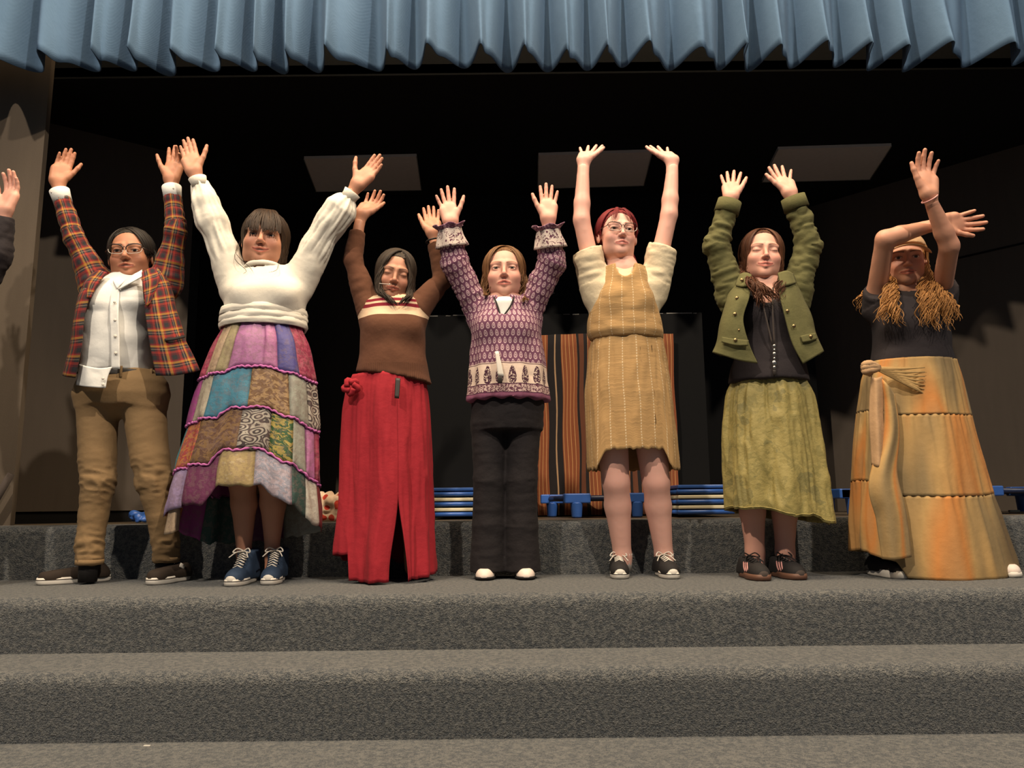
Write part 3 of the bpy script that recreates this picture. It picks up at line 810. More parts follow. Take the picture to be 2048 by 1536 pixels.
def build_body(fig, root, head_kw, tone, lipcol=None, browcol=(.03, .018, .012), eyes=1.0, iris=(.05, .025, .012), legs_vis=False):
    """one skin mesh: trunk, neck, limbs, hands, head"""
    tone = np.asarray(tone, float)
    lipcol = tone * np.array([.86, .50, .52]) if lipcol is None else np.asarray(lipcol)
    V = []; Fc = []; C = []; n0 = 0
    def add(P, Q, col):
        nonlocal n0
        V.append(P); Fc.append(Q + n0); C.append(col); n0 += len(P)
    s = SD(); J = fig.J
    s.stack(fig.trunk, .02)
    hd = fig.head
    s.cone(hd.w(0, -.018, -.070), J['neck'], .050 * hd.s * fig.neckw, .056 * hd.s * fig.neckw, .03)
    for a in 'LR':
        ro, re, rw = fig.armr
        s.cone(J['neck'] * .35 + J['sh' + a] * .65 - [0, 0, .01], J['sh' + a], ro * .78, ro * .9, .03)
        mf = J['el' + a] * .72 + J['wr' + a] * .28
        s.cone(J['sh' + a], J['el' + a], ro, re, .03); s.cone(J['el' + a], mf, re, re * .97, .012); s.cone(mf, J['wr' + a] + nrm(J['el' + a] - J['wr' + a]) * .034, re * .97, rw, .012)
        rt, rk, rcf, ra = fig.legr
        s.cone(J['hip' + a], J['kn' + a], rt, rk, .012)
        mid = J['kn' + a] * .68 + J['an' + a] * .32 + [0, .012, 0]
        s.cone(J['kn' + a], mid, rk * .95, rcf, .015); s.cone(mid, J['an' + a], rcf, ra, .015)
        s.cone(J['an' + a], J['an' + a] * [1, 1, 0] + [0, 0, .045], ra, ra * 1.05, .02)
    P, Q = s.mesh(.0082); P = relax(P, Q, 4)
    col = skin_cols(len(P), tone)
    if legs_vis:
        f = np.exp(-np.minimum(np.linalg.norm(P - J['knL'], axis=1), np.linalg.norm(P - J['knR'], axis=1)) ** 2 / .05 ** 2)
        col = col * (1 - .12 * f[:, None] * np.array([.4, 1, 1]))
    add(P, Q, col)
    for a in 'LR':
        hs = hand_sd(J['wr' + a], arm=J['el' + a], rw=fig.armr[2], **fig.hand[a])
        P, Q = hs.mesh(.0032); P = relax(P, Q, 1)
        nn = nrm(fig.hand[a]['n']); N = vnormals(P, Q); palm = np.clip(N @ nn, 0, 1)[:, None]
        dist = np.linalg.norm(P - J['wr' + a], axis=1)[:, None] / (.155 * fig.hand[a].get('sc', 1))
        palm = palm * sstep(.02, .30, dist)
        pc = tone * (1 - palm) + (tone * .72 + np.array([.62, .34, .26]) * .28) * palm
        pc = pc * (1 - .10 * np.clip(dist - .25, 0, 1) * np.array([.3, 1, 1]))
        crease = (vnoise(P, 75, 3.3) > .45)[:, None] * palm * .10
        add(P, Q, pc * (1 - crease * np.array([.6, 1, 1])))
    hs = head_sd(hd, eyes=eyes, **head_kw)
    hs.cone(hd.w(0, -.018, -.060), hd.w(0, -.018, -.060) * .4 + J['neck'] * .6, .049 * hd.s * fig.neckw, .052 * hd.s * fig.neckw, .02)
    P, Q = hs.mesh(.0023); P = relax(P, Q, 1)
    l = hd.loc(P); x, y, z = np.abs(l[:, 0]), l[:, 1], l[:, 2]; front = sstep(.03, .05, y)
    sm, om = head_kw.get('smile', 0), head_kw.get('openm', 0)
    col = skin_cols(len(P), tone)
    blush = np.exp(-(((x - .038) / .022) ** 2 + ((z + .030) / .020) ** 2)) * front + .8 * np.exp(-((x / .013) ** 2 + ((z + .030) / .012) ** 2)) * front
    col = col * (1 - .16 * blush[:, None] * np.array([.25, 1, .9]))
    zl = z - .0055 * sm * (x / .020) ** 1.5 + .0605
    half = .0098 * np.clip(1 - (x / (.0275 * (1 + .15 * sm))) ** 2, 0, 1) ** .7
    lip = (sstep(half + .0012, half - .0012, np.abs(zl + .0015 * om)) * (x < .028 * (1 + .15 * sm)) * front)[:, None]
    col = col * (1 - lip) + lipcol * lip
    wi = .0012 + .0032 * om * np.clip(1 - (x / .018) ** 2, 0, 1)
    inm = sstep(wi + .0014, wi - .0010, np.abs(zl + .002 * om)) * (x < .025 * (1 + .15 * sm)) * front
    col = col * (1 - .85 * inm[:, None])
    bz = .0195 + .0055 * np.sin(np.clip((x - .012) / .036, 0, 1) * 2.4)
    brow = (sstep(.0042, .0020, np.abs(z - bz) * (1 + .5 * sstep(.03, .05, x))) * (x > .010) * (x < .050) * front)[:, None] * .8
    col = col * (1 - brow) + np.asarray(browcol) * brow
    ex = (x - .031) / .0150; lz = .0005 + (.0068 * eyes if eyes > 0 else -.003) * np.sqrt(np.clip(1 - ex ** 2, 0, 1))
    lash = (sstep(.0022, .0008, np.abs(z - lz)) * (np.abs(ex) < 1.05) * front)[:, None] * .85
    col = col * (1 - lash) + np.array([.012, .008, .006]) * lash
    socket = np.exp(-((ex / 1.5) ** 2 + ((z - .004) / .011) ** 2)) * front
    col = col * (1 - .14 * socket[:, None])
    add(P, Q, col)
    o = mesh_obj('body', np.concatenate(V), np.concatenate(Fc), M['skin'], root, col=np.concatenate(C))
    if eyes > 0:
        for d in (-1, 1):
            m = MB(); m.ball((0, 0, 0), 1, nu=24, nv=20); P = np.array(m.v)
            # pole of the ball (+z) looks forward
            Pw = np.stack([P[:, 0], P[:, 2], P[:, 1]], 1) * .0130
            W_ = np.array([hd.w(d * .031 + q[0], .0668 + q[1], .0005 + q[2]) for q in Pw])
            rr = np.hypot(P[:, 0] + fig.gaze[0] * d * 0 + fig.gaze[0], P[:, 1] - fig.gaze[1]); fr = P[:, 2] > 0
            c = np.tile(np.array([.62, .57, .52]), (len(P), 1)); c[(rr < .47) & fr] = iris; c[(rr < .24) & fr] = (.004, .004, .004)
            mesh_obj('eye', W_, m.f, M['eye'], root, col=c)
    return o

# ---- hair: a scalp shell plus many tapering locks, with uv running along each lock
def lock(mb, pts, r, n=6, flat=.55, out=None):
    pts = np.asarray(pts, float); m = len(pts)
    tt = np.linspace(0, 1, m); rr = r * (.55 + .45 * np.sin(np.clip(tt * 2.2, 0, 1.57))) * (1 - .8 * tt ** 3)
    T = np.gradient(pts, axis=0); T /= np.linalg.norm(T, axis=1)[:, None] + 1e-12
    u0 = mb['r'].random() * 7
    seg = np.r_[0, np.cumsum(np.linalg.norm(np.diff(pts, axis=0), axis=1))]
    o = pts - out if out is not None else np.tile([0, -1., 0], (m, 1))
    A = np.cross(T, o); A /= np.linalg.norm(A, axis=1)[:, None] + 1e-12; B = np.cross(A, T)
    th = 2 * math.pi * np.arange(n) / n
    V = pts[:, None] + (A[:, None] * np.cos(th)[None, :, None] + B[:, None] * (np.sin(th) * flat)[None, :, None]) * rr[:, None, None]
    i, k = np.meshgrid(np.arange(m - 1), np.arange(n), indexing='ij'); i = i.ravel(); k = k.ravel(); k2 = (k + 1) % n
    Fq = np.stack([i * n + k, i * n + k2, (i + 1) * n + k2, (i + 1) * n + k], 1) + mb.setdefault('c', 0)
    uu = np.stack([k, k + 1, k + 1, k], 1) / n * .06 + u0; vv = seg[np.stack([i, i, i + 1, i + 1], 1)] * 4
    mb['v'].append(V.reshape(-1, 3)); mb['f'].append(Fq); mb['uv'].append(np.stack([uu, vv], 2).reshape(-1, 2)); mb['c'] += m * n
def scalp_point(h, az, el, lift=1.0):
    """az 0 = back, +-180 = front; el up; point on the skull in local coordinates"""
    a, e = math.radians(az), math.radians(el)
    return np.array([.076 * math.sin(a) * math.cos(e) * lift, -.012 - .094 * math.cos(a) * math.cos(e) * lift, .030 + .082 * math.sin(e) * lift])
def hair(name, root, h, mat, seed, drop, n=110, r=.011, part=0.0, hairline=.062, length=.16, wave=0, wl=.05, tips=0.02, front=.25, side_in=.0, bangs=None, cover=None, cap=1.0):
    """drop: how far the locks hang below the crown (world metres) for |side|; the locks start along the parting and follow the skull"""
    rg = random.Random(seed); mb = dict(v=[], f=[], uv=[], r=rg)
    cen = h.w(0, -.012, .02)
    down = np.array([0, 0, -1.])
    def follow(start, azi, L, wv, tuck=0, push=1.05):
        """walk from a parting point down over the skull along azimuth azi, then hang"""
        pts = []; p = np.array(start); st = .012; side = math.copysign(1, math.sin(math.radians(azi)) or 1)
        phs = rg.uniform(0, 6.28); q = p.copy(); hang = False; tot = 0
        tgt = scalp_point(h, azi, -12, push)
        a0 = np.array(start)
        K = 9
        for i in range(K + 1):
            t = i / K; m = a0 * (1 - t) + tgt * t
            # push out to the skull surface
            d = m - np.array([0, -.012, .030]); k = math.sqrt((d[0] / .076) ** 2 + (d[1] / .094) ** 2 + (d[2] / .082) ** 2) + 1e-9
            if d[2] > -.03: m = np.array([0, -.012, .030]) + d / k * (1.0 + .07 * t) * (push - .0)
            pts.append(h.w(*m))
        seglen = sum(np.linalg.norm(pts[i + 1] - pts[i]) for i in range(K))
        rest = L - seglen; q = pts[-1].copy(); di = nrm(pts[-1] - pts[-2]); ns = max(2, int(max(rest, .02) / .018))
        for i in range(ns):
            inward = nrm(np.array([h.c[0] - q[0], h.c[1] - q[1], 0])) * tuck
            di = nrm(di * .45 + down * .75 + inward * .3)
            q = q + di * (max(rest, .02) / ns)
            w_ = wave * min(1, (i + 1) / 4) 
            lat = nrm(np.cross(di, [0, 1, 0])); ang = phs + i * (max(rest, .02) / ns) / wl * 6.28
            pts.append(q + lat * math.sin(ang) * w_ + np.array([0, 1, 0]) * math.cos(ang) * w_ * .8)
        return pts
    n = int(n * 2.0); r = r * .66
    for i in range(n):
        t = rg.random() ** .85
        sgn = 1 if rg.random() < .5 else -1
        yy = -.095 + t * (hairline + .085)                   # along the parting, back to front
        px_ = part + rg.uniform(-.004, .004)
        d = math.sqrt(max(0.02, 1 - ((yy + .012) / .094) ** 2 - (px_ / .076) ** 2))
        st_ = (px_, yy, .030 + .082 * d * 1.02)
        fm = front if front > 1 else 135
        azi = sgn * (35 + (fm - 35) * t + rg.uniform(-14, 6)) if t > .12 else rg.uniform(-70, 70)
        L = length * rg.uniform(.86, 1.06)
        lock(mb, follow(st_, azi, L, wave, side_in, rg.uniform(.985, 1.06)), r * rg.uniform(.6, 1.3) * h.s, out=cen)
    if bangs:
        for i in range(int(bangs['n'] * 1.8)):
            x = rg.uniform(-1, 1) * bangs['w']; z0 = .095
            pts = []
            for k in range(7):
                t = k / 6; a = t * 1.45
                pts.append(h.w(x * (.35 + .65 * min(1, t * 1.3)) + bangs.get('sweep', 0) * t, .020 + .078 * math.sin(a) - .9 * x * x * t, .050 + .068 * math.cos(a) - bangs['d'] * t * rg.uniform(.8, 1.08)))
            lock(mb, pts, .0058 * h.s * rg.uniform(.6, 1.3), out=cen)
    # scalp shell
    s = SD(); q = h.s
    s.ell(h.w(0, -.016, .031), np.array([.079, .096, .084]) * q * cap, h.R, .01)
    s.cut(h.w(0, hairline, .03), h.R @ nrm(np.array([0, 1.0, -.55])))
    s.cut(h.w(0, -.02, -.048), h.R @ nrm(np.array([0, .35, -1.0])))
    P, Q = s.mesh(.0045); N = vnormals(P, Q); P = P + N * (.002 * ridge(vnoise((P - h.c) @ h.R * np.array([1, .25, 1]), 90)))[:, None]
    b = mb.get('c', 0); l = h.loc(P); uvv = np.stack([np.arctan2(l[:, 0] - part, l[:, 2]) * .5, np.abs(l[:, 0]) * 3 + l[:, 1]], 1)
    return mesh_obj(name, np.concatenate(mb['v'] + [P]), np.concatenate(mb['f'] + [Q + b]), mat, root, uv=np.concatenate(mb['uv'] + [uvv[Q].reshape(-1, 2)]))
def strands(name, root, polys, mat, r=.006, seed=1, cen=None):
    rg = random.Random(seed); mb = dict(v=[], f=[], uv=[], r=rg)
    for p in polys: lock(mb, p, r * rg.uniform(.7, 1.3), out=cen)
    return mesh_obj(name, np.concatenate(mb['v']), np.concatenate(mb['f']), mat, root, uv=np.concatenate(mb['uv']))
def smooth_line(pts, n):
    """Catmull-Rom through points"""
    p = np.asarray(pts, float); p = np.concatenate([[2 * p[0] - p[1]], p, [2 * p[-1] - p[-2]]]); out = []
    m = len(p) - 3
    for t in np.linspace(0, m, n):
        i = min(int(t), m - 1); f = t - i; a, b, c, d = p[i:i + 4]
        out.append(.5 * (2 * b + (c - a) * f + (2 * a - 5 * b + 4 * c - d) * f * f + (3 * b - a - 3 * c + d) * f ** 3))
    return np.array(out)
def curls(root, name, guides, mat, seed, n=26, spread=.03, r=.008, wave=.016, wl=.07, cen=None):
    """bunches of wavy locks round guide lines"""
    rg = random.Random(seed); polys = []; n = int(n * 1.7); r = r * .62; wl = wl * 1.5
    for g in guides:
        for i in range(n):
            c = smooth_line(g, 42); ph = rg.uniform(0, 6.28); f = 1 / (wl * rg.uniform(.8, 1.25))
            off = np.array([rg.gauss(0, spread), rg.gauss(0, spread * .6), 0])
            s = np.r_[0, np.cumsum(np.linalg.norm(np.diff(c, axis=0), axis=1))]; tt = np.linspace(0, 1, 42)[:, None]
            w = np.stack([np.sin(s * f * 6.28 + ph), np.cos(s * f * 6.28 + ph), .4 * np.sin(s * f * 6.28 + ph * 2)], 1) * wave * np.clip(tt * 3, 0, 1)
            k = int(42 * rg.uniform(.72, 1))
            polys.append((c + off * (.25 + .75 * tt) + w)[:k])
    return strands(name, root, polys, mat, r, seed, cen)

# ---- glasses
def glasses(root, h, frame_mat, low_mat, w=.027, hh=.0185, y=.096, tilt=0, rtop=.0016):
    o = bpy.data.objects.new('glasses', None); link(o, root)
    for d in (-1, 1):
        pts = []
        for i in range(25):
            a = 2 * math.pi * i / 24; c, s_ = math.cos(a), math.sin(a)
            x = d * .032 + w * math.copysign(abs(c) ** .65, c) * (1 + .10 * d * 0); z = .001 + hh * math.copysign(abs(s_) ** .7, s_) + (.004 * (x * d - .032) / w)
            pts.append(h.w(x, y - .35 * max(0, abs(x) - .03), z))
        top = [p for p in pts[:13]]; low = pts[12:]
        m = MB(); m.tube(top, rtop * h.s, 6); m.obj('top_rim', frame_mat, o)
        m = MB(); m.tube(low, .0011 * h.s, 6); m.obj('lower_rim', low_mat, o)
        c = np.mean(pts[:-1], axis=0); V = [c] + pts[:-1]
        mesh_obj('lens', V, [(0, i + 1, (i + 1) % 24 + 1) for i in range(24)], M['lens'], o)
        m = MB(); m.tube([h.w(d * (.032 + w), y - .010, .008), h.w(d * .078, .05, .006), h.w(d * .083, -.01, .004)], .0014 * h.s, 6); m.obj('temple', frame_mat, o)
    m = MB(); m.tube([h.w(-.007, y, .004), h.w(0, y + .004, .007), h.w(.007, y, .004)], .0015 * h.s, 6); m.obj('bridge', frame_mat, o)
    return o

# ---- garments
def garment(name, root, sd, mat, vox, bones=(), torso=None, wr=0.0, wscale=26, sleeve_wr=0.0, z0=0, cx=0, cy=0, relaxn=2, uoff=0, seed=0, extra=None, unify=False):
    """meshes an SD; uv in metres: around / above z0 on the trunk, around / along on sleeves"""
    P, Q = sd.mesh(vox); P = relax(P, Q, relaxn); N = vnormals(P, Q)
    # region of every face: nearest bone or trunk
    def bone_d(p, b):
        a, e, r = b; a = np.asarray(a); e = np.asarray(e); ba = e - a; t = np.clip(((p - a) @ ba) / ba.dot(ba), 0, 1)
        return np.linalg.norm(p - a - t[:, None] * ba, axis=1) - r, t
    cxy = np.array([cx, cy])
    ang = np.arctan2(P[:, 0] - cx, -(P[:, 1] - cy))
    Rr = np.hypot(P[:, 0] - cx, P[:, 1] - cy)
    inb = None
    disp = wr * (.6 * ridge(vnoise(P * np.array([1, 1, 1.6]), wscale * .6, seed)) + .6 * vnoise(P * [1, 1, 1.3], wscale, seed + 3))
    if bones:
        D = []; T = []
        for b in bones: dd, t = bone_d(P, b); D.append(dd); T.append(t)
        D = np.array(D); T = np.array(T); bi = D.argmin(0)
        tor = torso(P) if torso is not None else np.full(len(P), 1e9)
        vb = np.where(D.min(0) < tor, bi, -1)
        if sleeve_wr:
            for i, b in enumerate(bones):
                k = vb == i; a = np.asarray(b[0]); e = np.asarray(b[1]); ax = nrm(e - a); L = np.linalg.norm(e - a)
                s_ = (P[k] - a) @ ax; rad = P[k] - a - s_[:, None] * ax
                loc = np.concatenate([s_[:, None] * 1.0, rad * .45], 1)
                q = np.stack([loc[:, 0] * 30, loc[:, 1] * 26, loc[:, 2] * 26 + loc[:, 3] * 26], 1)
                disp[k] = sleeve_wr * (.65 * ridge(vnoise(q, .9, seed + i * 7)) + .55 * ridge(vnoise(q, 1.7, seed + 5)) + .2 * vnoise(q, 3.0, seed))
    else: vb = np.full(len(P), -1)
    if extra is not None: disp = disp + extra(P, N)
    P2 = P + N * disp[:, None]
    fb = vb[Q[:, 0]] if not unify else np.full(len(Q), -1)
    colr = np.repeat(sstep(-.010, .010, tor - D.min(0))[:, None], 3, 1) if unify else None
    UV = np.zeros((len(Q), 4, 2))
    for i in range(-1, len(bones)):
        k = np.where(fb == i)[0]
        if len(k) == 0: continue
        q = Q[k]
        if i < 0:
            a = ang[q]; a = np.where(a - a[:, :1] > math.pi, a - 2 * math.pi, np.where(a - a[:, :1] < -math.pi, a + 2 * math.pi, a))
            UV[k, :, 0] = a * .14 + uoff; UV[k, :, 1] = P[q][:, :, 2] - z0
        else:
            b = bones[i]; A = np.asarray(b[0]); e = np.asarray(b[1]); ax = nrm(e - A); x_ = nrm(np.cross(ax, [0.0, 1, .1])); y_ = np.cross(ax, x_)
            r = P[q] - A; a = np.arctan2(r @ x_, r @ y_); a = np.where(a - a[:, :1] > math.pi, a - 2 * math.pi, np.where(a - a[:, :1] < -math.pi, a + 2 * math.pi, a))
            UV[k, :, 0] = a * .055; UV[k, :, 1] = r @ ax + .5 + i * .37
    return mesh_obj(name, P2, Q, mat, root, uv=UV.reshape(-1, 2), col=colr)
def loft(name, root, fn, nu, nv, mat, closed=True, thick=.003, uvfn=None, u0=0, u1=1, v0=0, v1=1):
    U = np.linspace(u0, u1, nu + 1)[:-1] if closed else np.linspace(u0, u1, nu + 1)
    Vv = np.linspace(v0, v1, nv + 1); UU, VV = np.meshgrid(U, Vv)
    P = fn(UU.ravel(), VV.ravel()); n = len(U)
    Fc = []; uv = []
    for j in range(nv):
        for i in range(nu):
            i2 = (i + 1) % n if closed else i + 1
            Fc.append((j * n + i, (j + 1) * n + i, (j + 1) * n + i2, j * n + i2))
            ua, ub = u0 + (u1 - u0) * i / nu, u0 + (u1 - u0) * (i + 1) / nu; va, vb = Vv[j], Vv[j + 1]
            if closed and (ua + ub) / 2 > .5: ua -= 1; ub -= 1
            q = [(ua, va), (ua, vb), (ub, vb), (ub, va)]
            uv += [uvfn(*w) for w in q] if uvfn else q
    o = mesh_obj(name, P, Fc, mat, root, uv=uv)
    if thick: m = o.modifiers.new('thick', 'SOLIDIFY'); m.thickness = thick; m.offset = 0
    return o
def sheet(name, root, grid, Y, mat, nu=24, nv=24, wr=.0, wscale=24, thick=.004, seed=0, uvoff=(0, 0), edge=None):
    """cloth panel through a net of pixel points (px, py, depth offset); uv in metres"""
    G = np.array([[at(q[0], q[1], Y + q[2]) for q in row] for row in grid])
    A = np.array([smooth_line(G[:, j], nv + 1) for j in range(G.shape[1])])          # cols x nv+1
    P = np.array([smooth_line(A[:, i], nu + 1) for i in range(nv + 1)])              # nv+1 x nu+1
    du = np.gradient(P, axis=1); dv = np.gradient(P, axis=0); N = np.cross(du, dv); N /= np.linalg.norm(N, axis=2)[:, :, None] + 1e-12
    if wr:
        q = P.reshape(-1, 3); w = (.6 * ridge(vnoise(q * [1, 1, .55], wscale, seed)) + .5 * vnoise(q, wscale * .8, seed + 4)).reshape(nv + 1, nu + 1); P = P + N * (w * wr)[:, :, None]
    mid = nu // 2; su = np.r_[0, np.cumsum(np.linalg.norm(np.diff(P[nv // 2], axis=0), axis=1))]; sv = np.r_[0, np.cumsum(np.linalg.norm(np.diff(P[:, mid], axis=0), axis=1))]
    n = nu + 1; Fc = []; uv = []
    for j in range(nv):
        for i in range(nu):
            Fc.append((j * n + i, (j + 1) * n + i, (j + 1) * n + i + 1, j * n + i + 1)); uv += [(su[a] + uvoff[0], -sv[b] + uvoff[1]) for a, b in ((i, j), (i, j + 1), (i + 1, j + 1), (i + 1, j))]
    o = mesh_obj(name, P.reshape(-1, 3), Fc, mat, root, uv=uv)
    if thick: m = o.modifiers.new('thick', 'SOLIDIFY'); m.thickness = thick; m.offset = 0
    return o
def rows3(rows, Y):
    """(py, xl, xr, ry[, dy]) pixel rows of a garment to (cx, cy, z, rx, ry)"""
    out = []
    for r in rows:
        py, xl, xr, ry = r[:4]; dy = r[4] if len(r) > 4 else 0
        a, b = at(xl, py, Y + dy), at(xr, py, Y + dy)
        out.append(((a[0] + b[0]) / 2, Y + dy, (a[2] + b[2]) / 2, (b[0] - a[0]) / 2, ry))
    return out
def skirt_fn(rows, folds, hem=None, seed=0, amp0=.15, sharp=.5, fold_rows=None, fine=.15):
    """surface function over u (0 front .. 1 round the body) and v (0 waist .. 1 hem). folds (count, amplitude m, phase)"""
    A = np.array(rows); A = A[A[:, 2].argsort()[::-1]]; vz = (A[0, 2] - A[:, 2]) / (A[0, 2] - A[-1, 2])
    vv = np.linspace(0, 1, 80)
    def sm(c):
        q = np.interp(vv, vz, A[:, c]); k = np.hanning(9); k /= k.sum(); return np.convolve(np.pad(q, 4, mode='edge'), k, 'valid')
    C = [sm(i) for i in (0, 1, 3, 4)]; zt, zb = A[0, 2], A[-1, 2]
    def fn(u, v, off=0.0):
        u = np.asarray(u, float); v = np.asarray(v, float)
        th = u * 2 * math.pi; vc = np.clip(v, 0, 1.2)
        cx, cy, rx, ry = [np.interp(vc, vv, c) for c in C]
        dz = hem(u) if hem is not None else 0
        z = zt + (zb + dz - zt) * v
        ring = np.stack([np.cos(th) * 1.6, np.sin(th) * 1.6, v * 1.3], 1)
        wob = vnoise(ring, 1.6, seed) * .9
        f = 0
        for cnt, am, phs in folds:
            w = np.sin(th * cnt + phs + wob * 1.4 + .6 * v); w = np.sign(w) * np.abs(w) ** sharp if sharp < 1 else w
            f = f + am * w
        grow = amp0 + (1 - amp0) * np.clip(v, 0, 1.2) ** .8
        f = f * grow + fine * .01 * ridge(vnoise(np.stack([np.cos(th) * 6, np.sin(th) * 6, v * 3.2], 1), 1.5, seed + 2)) + off
        return np.stack([cx + (rx + f) * np.sin(th), cy - (ry + f * .9) * np.cos(th), z], 1)
    fn.zt, fn.zb = zt, zb
    return fn

# ---- shoes: toe direction, sizes in metres; parts sole, upper, toe cap, laces
def shoe(root, heel, toe, style, w=.036, h=.055):
    """heel and toe points on the floor"""
    heel = np.array([heel[0], heel[1], 0.]); toe = np.array([toe[0], toe[1], 0.])
    d = nrm(toe - heel); L = np.linalg.norm(toe - heel); s = np.array([d[1], -d[0], 0]); up = np.array([0, 0, 1.])
    o = bpy.data.objects.new('shoe', None); link(o, root)
    p = lambda a, b, c: heel + d * a * L + s * b + up * c
    st = style
    # outline of the sole
    def outline(k=1.0, z=0):
        pts = []
        for a in np.linspace(0, 2 * math.pi, 40, endpoint=False):
            x = .5 - .5 * math.cos(a); ww = w * (.80 + .20 * sstep(.35, .75, x) - .10 * math.exp(-((x - .42) / .15) ** 2)) * (abs(math.sin(a)) ** .62)
            pts.append(p(.5 + (x - .5) * k, math.copysign(ww * k, math.sin(a)), z))
        return pts
    sh = st.get('sole', .026)
    V = []; n = 40
    lay = [(.97, .001), (1.0, .006), (1.02, sh * .5), (1.0, sh)]
    for k, z in lay: V += outline(k, z)
    Fc = [(j * n + i, j * n + (i + 1) % n, (j + 1) * n + (i + 1) % n, (j + 1) * n + i) for j in range(len(lay) - 1) for i in range(n)] + [tuple(range(n))[::-1], tuple(range((len(lay) - 1) * n, len(lay) * n))]
    mesh_obj('sole', V, Fc, st['sole_mat'], o)
    if st.get('line'):
        m = MB(); q = outline(1.012, sh * .72); m.tube(q + [q[0]], .0016, 5, cap=False); m.obj('foxing_stripe', st['line'], o)
    U = SD(); hh = st.get('h', h)
    U.cone(p(.16, 0, sh), p(.80, 0, sh - .004), .033, .034, .01)
    U.cone(p(.14, 0, sh + .005), p(.18, 0, hh), .033, .031, .02)
    U.cone(p(.30, 0, hh * .85), p(.72, 0, sh + .012), .029, .026, .02, flat=(up, .9))
    U.cone(p(.72, 0, sh + .004), p(.88, 0, sh), .030, .027, .02)
    if st.get('high'): U.cone(p(.18, 0, hh), p(.22, 0, st['high'] + .02), .038, .044, .02); U.cone(p(.46, 0, hh * .75), p(.30, 0, st['high']), .028, .034, .02)
    top = st.get('high', hh + .022)
    U.cut(p(.2, 0, top), nrm(up * 1.0 + d * .12)); U.cut(p(0, 0, sh * .6), -up)
    P, Q = U.mesh(.0042); P = relax(P, Q, 2)
    mesh_obj('upper', P, Q, st['mat'], o)
    if st.get('toe'):
        U = SD(); U.cone(p(.76, 0, sh), p(.88, 0, sh - .002), .0335, .029, .01); U.cut(p(.745, 0, 0), -d); U.cut(p(0, 0, sh * .5), -up)
        P, Q = U.mesh(.004); mesh_obj('toe_cap', relax(P, Q, 2), Q, st['toe'], o)
    if st.get('lace'):
        nl = st.get('nlace', 5); a1, a0 = .70, st.get('lace_top', .34)
        ht = lambda a: np.interp(a, [.2, .34, .72], [st.get('high', hh + .02) + .0, (hh * .85 + .030) if not st.get('high') else hh + .030, sh + .040])
        for i in range(nl):
            f = i / (nl - 1); a = a1 + (a0 - a1) * f; z = ht(a) + .002
            if st.get('high'): a = np.interp(f, [0, .45, 1], [.70, .56, .47]); z = np.interp(f, [0, .45, 1], [sh + .044, sh + .068, st['high'] - .008])
            m = MB(); wd = .017
            m.tube([p(a - .02, -wd, z - .006), p(a, 0, z + .003), p(a + .02, wd, z - .006)], .0032, 6, flat=(up, .7))
            m.tube([p(a - .02, wd, z - .006), p(a, 0, z + .002), p(a + .02, -wd, z - .006)], .0028, 6, flat=(up, .7)); m.obj('lace', st['lace'], o)
        z = ht(a0) + .006
        if st.get('high'): a0 = .47; z = st['high'] - .004
        for e in (-1, 1):
            m = MB(); m.tube(smooth_line([p(a0, 0, z), p(a0 + .04, e * .022, z + .010), p(a0 + .10, e * .034, z - .004), p(a0 + .05, e * .018, z - .004), p(a0, 0, z)], 14), .0026, 6)
            m.tube(smooth_line([p(a0, 0, z), p(a0 + .10, e * .02, z - .004), p(a0 + .22, e * .037, z - .022)], 8), .0022, 6); m.obj('lace_bow', st['lace'], o)
    if st.get('stripes'):
        for e in (-1, 1):
            for i in range(3):
                a = .44 + .085 * i; m = MB()
                m.tube(smooth_line([p(a + .08, e * .0345, sh + .004), p(a + .02, e * .0335, sh + .018), p(a - .05, e * .0275, sh + .036)], 6), .0055, 6, flat=(s, .35)); m.obj('stripe', st['stripes'], o)
    if st.get('gusset'):
        for e in (-1, 1):
            m = MB(); m.tube([p(.40, e * .0290, sh + .040), p(.30, e * .0320, sh + .028)], .009, 8, flat=(s, .3)); m.obj('elastic_gusset', st['gusset'], o)
    return o
def mkfig(Y, head, neck, arms, legs, trunk, armr=(.040, .035, .022), legr=(.075, .052, .048, .033), hands=None, neckw=1.0, gaze=(0, 0)):
    f = Fig(); f.Y = Y
    px, py, yaw, pitch, roll, sc = head[:6]; dy = head[6] if len(head) > 6 else 0
    R = rotm(yaw, pitch, roll)
    f.head = Hd(at(px, py, Y + dy - .085) - R @ np.array([0, .088 * sc, 0]), R, sc)
    J = {}; P3 = lambda q: at(q[0], q[1], Y + (q[2] if len(q) > 2 else 0))
    J['neck'] = P3(neck)
    for a in 'LR':
        for k, q in zip(('sh', 'el', 'wr'), arms[a]): J[k + a] = P3(q)
        for k, q in zip(('hip', 'kn', 'an'), legs[a]): J[k + a] = P3(q)
    f.J = J; f.trunk = rows3(trunk, Y); f.armr = armr; f.legr = legr; f.hand = hands; f.neckw = neckw; f.gaze = gaze
    for a, sd in (('L', 1), ('R', -1)): f.hand[a].setdefault('side', sd)
    return f
def on_floor(px, py):
    d = at(px, py, 3.0) - CAMP; return CAMP + d * (-CAMZ / d[2])
def feet(o, tx, ty, hx, st, w, L=.225):
    """shoe with its toe on the floor at pixel tx, ty and its heel at pixel column hx, L long"""
    t = on_floor(tx, ty); dx = max(-.97 * L, min(.97 * L, at(hx, ty, t[1] + .1)[0] - t[0]))
    hl = t + np.array([dx, math.sqrt(L * L - dx * dx), 0]); hl[1] = min(hl[1], 3.285)
    return shoe(o, hl, t, st, w)
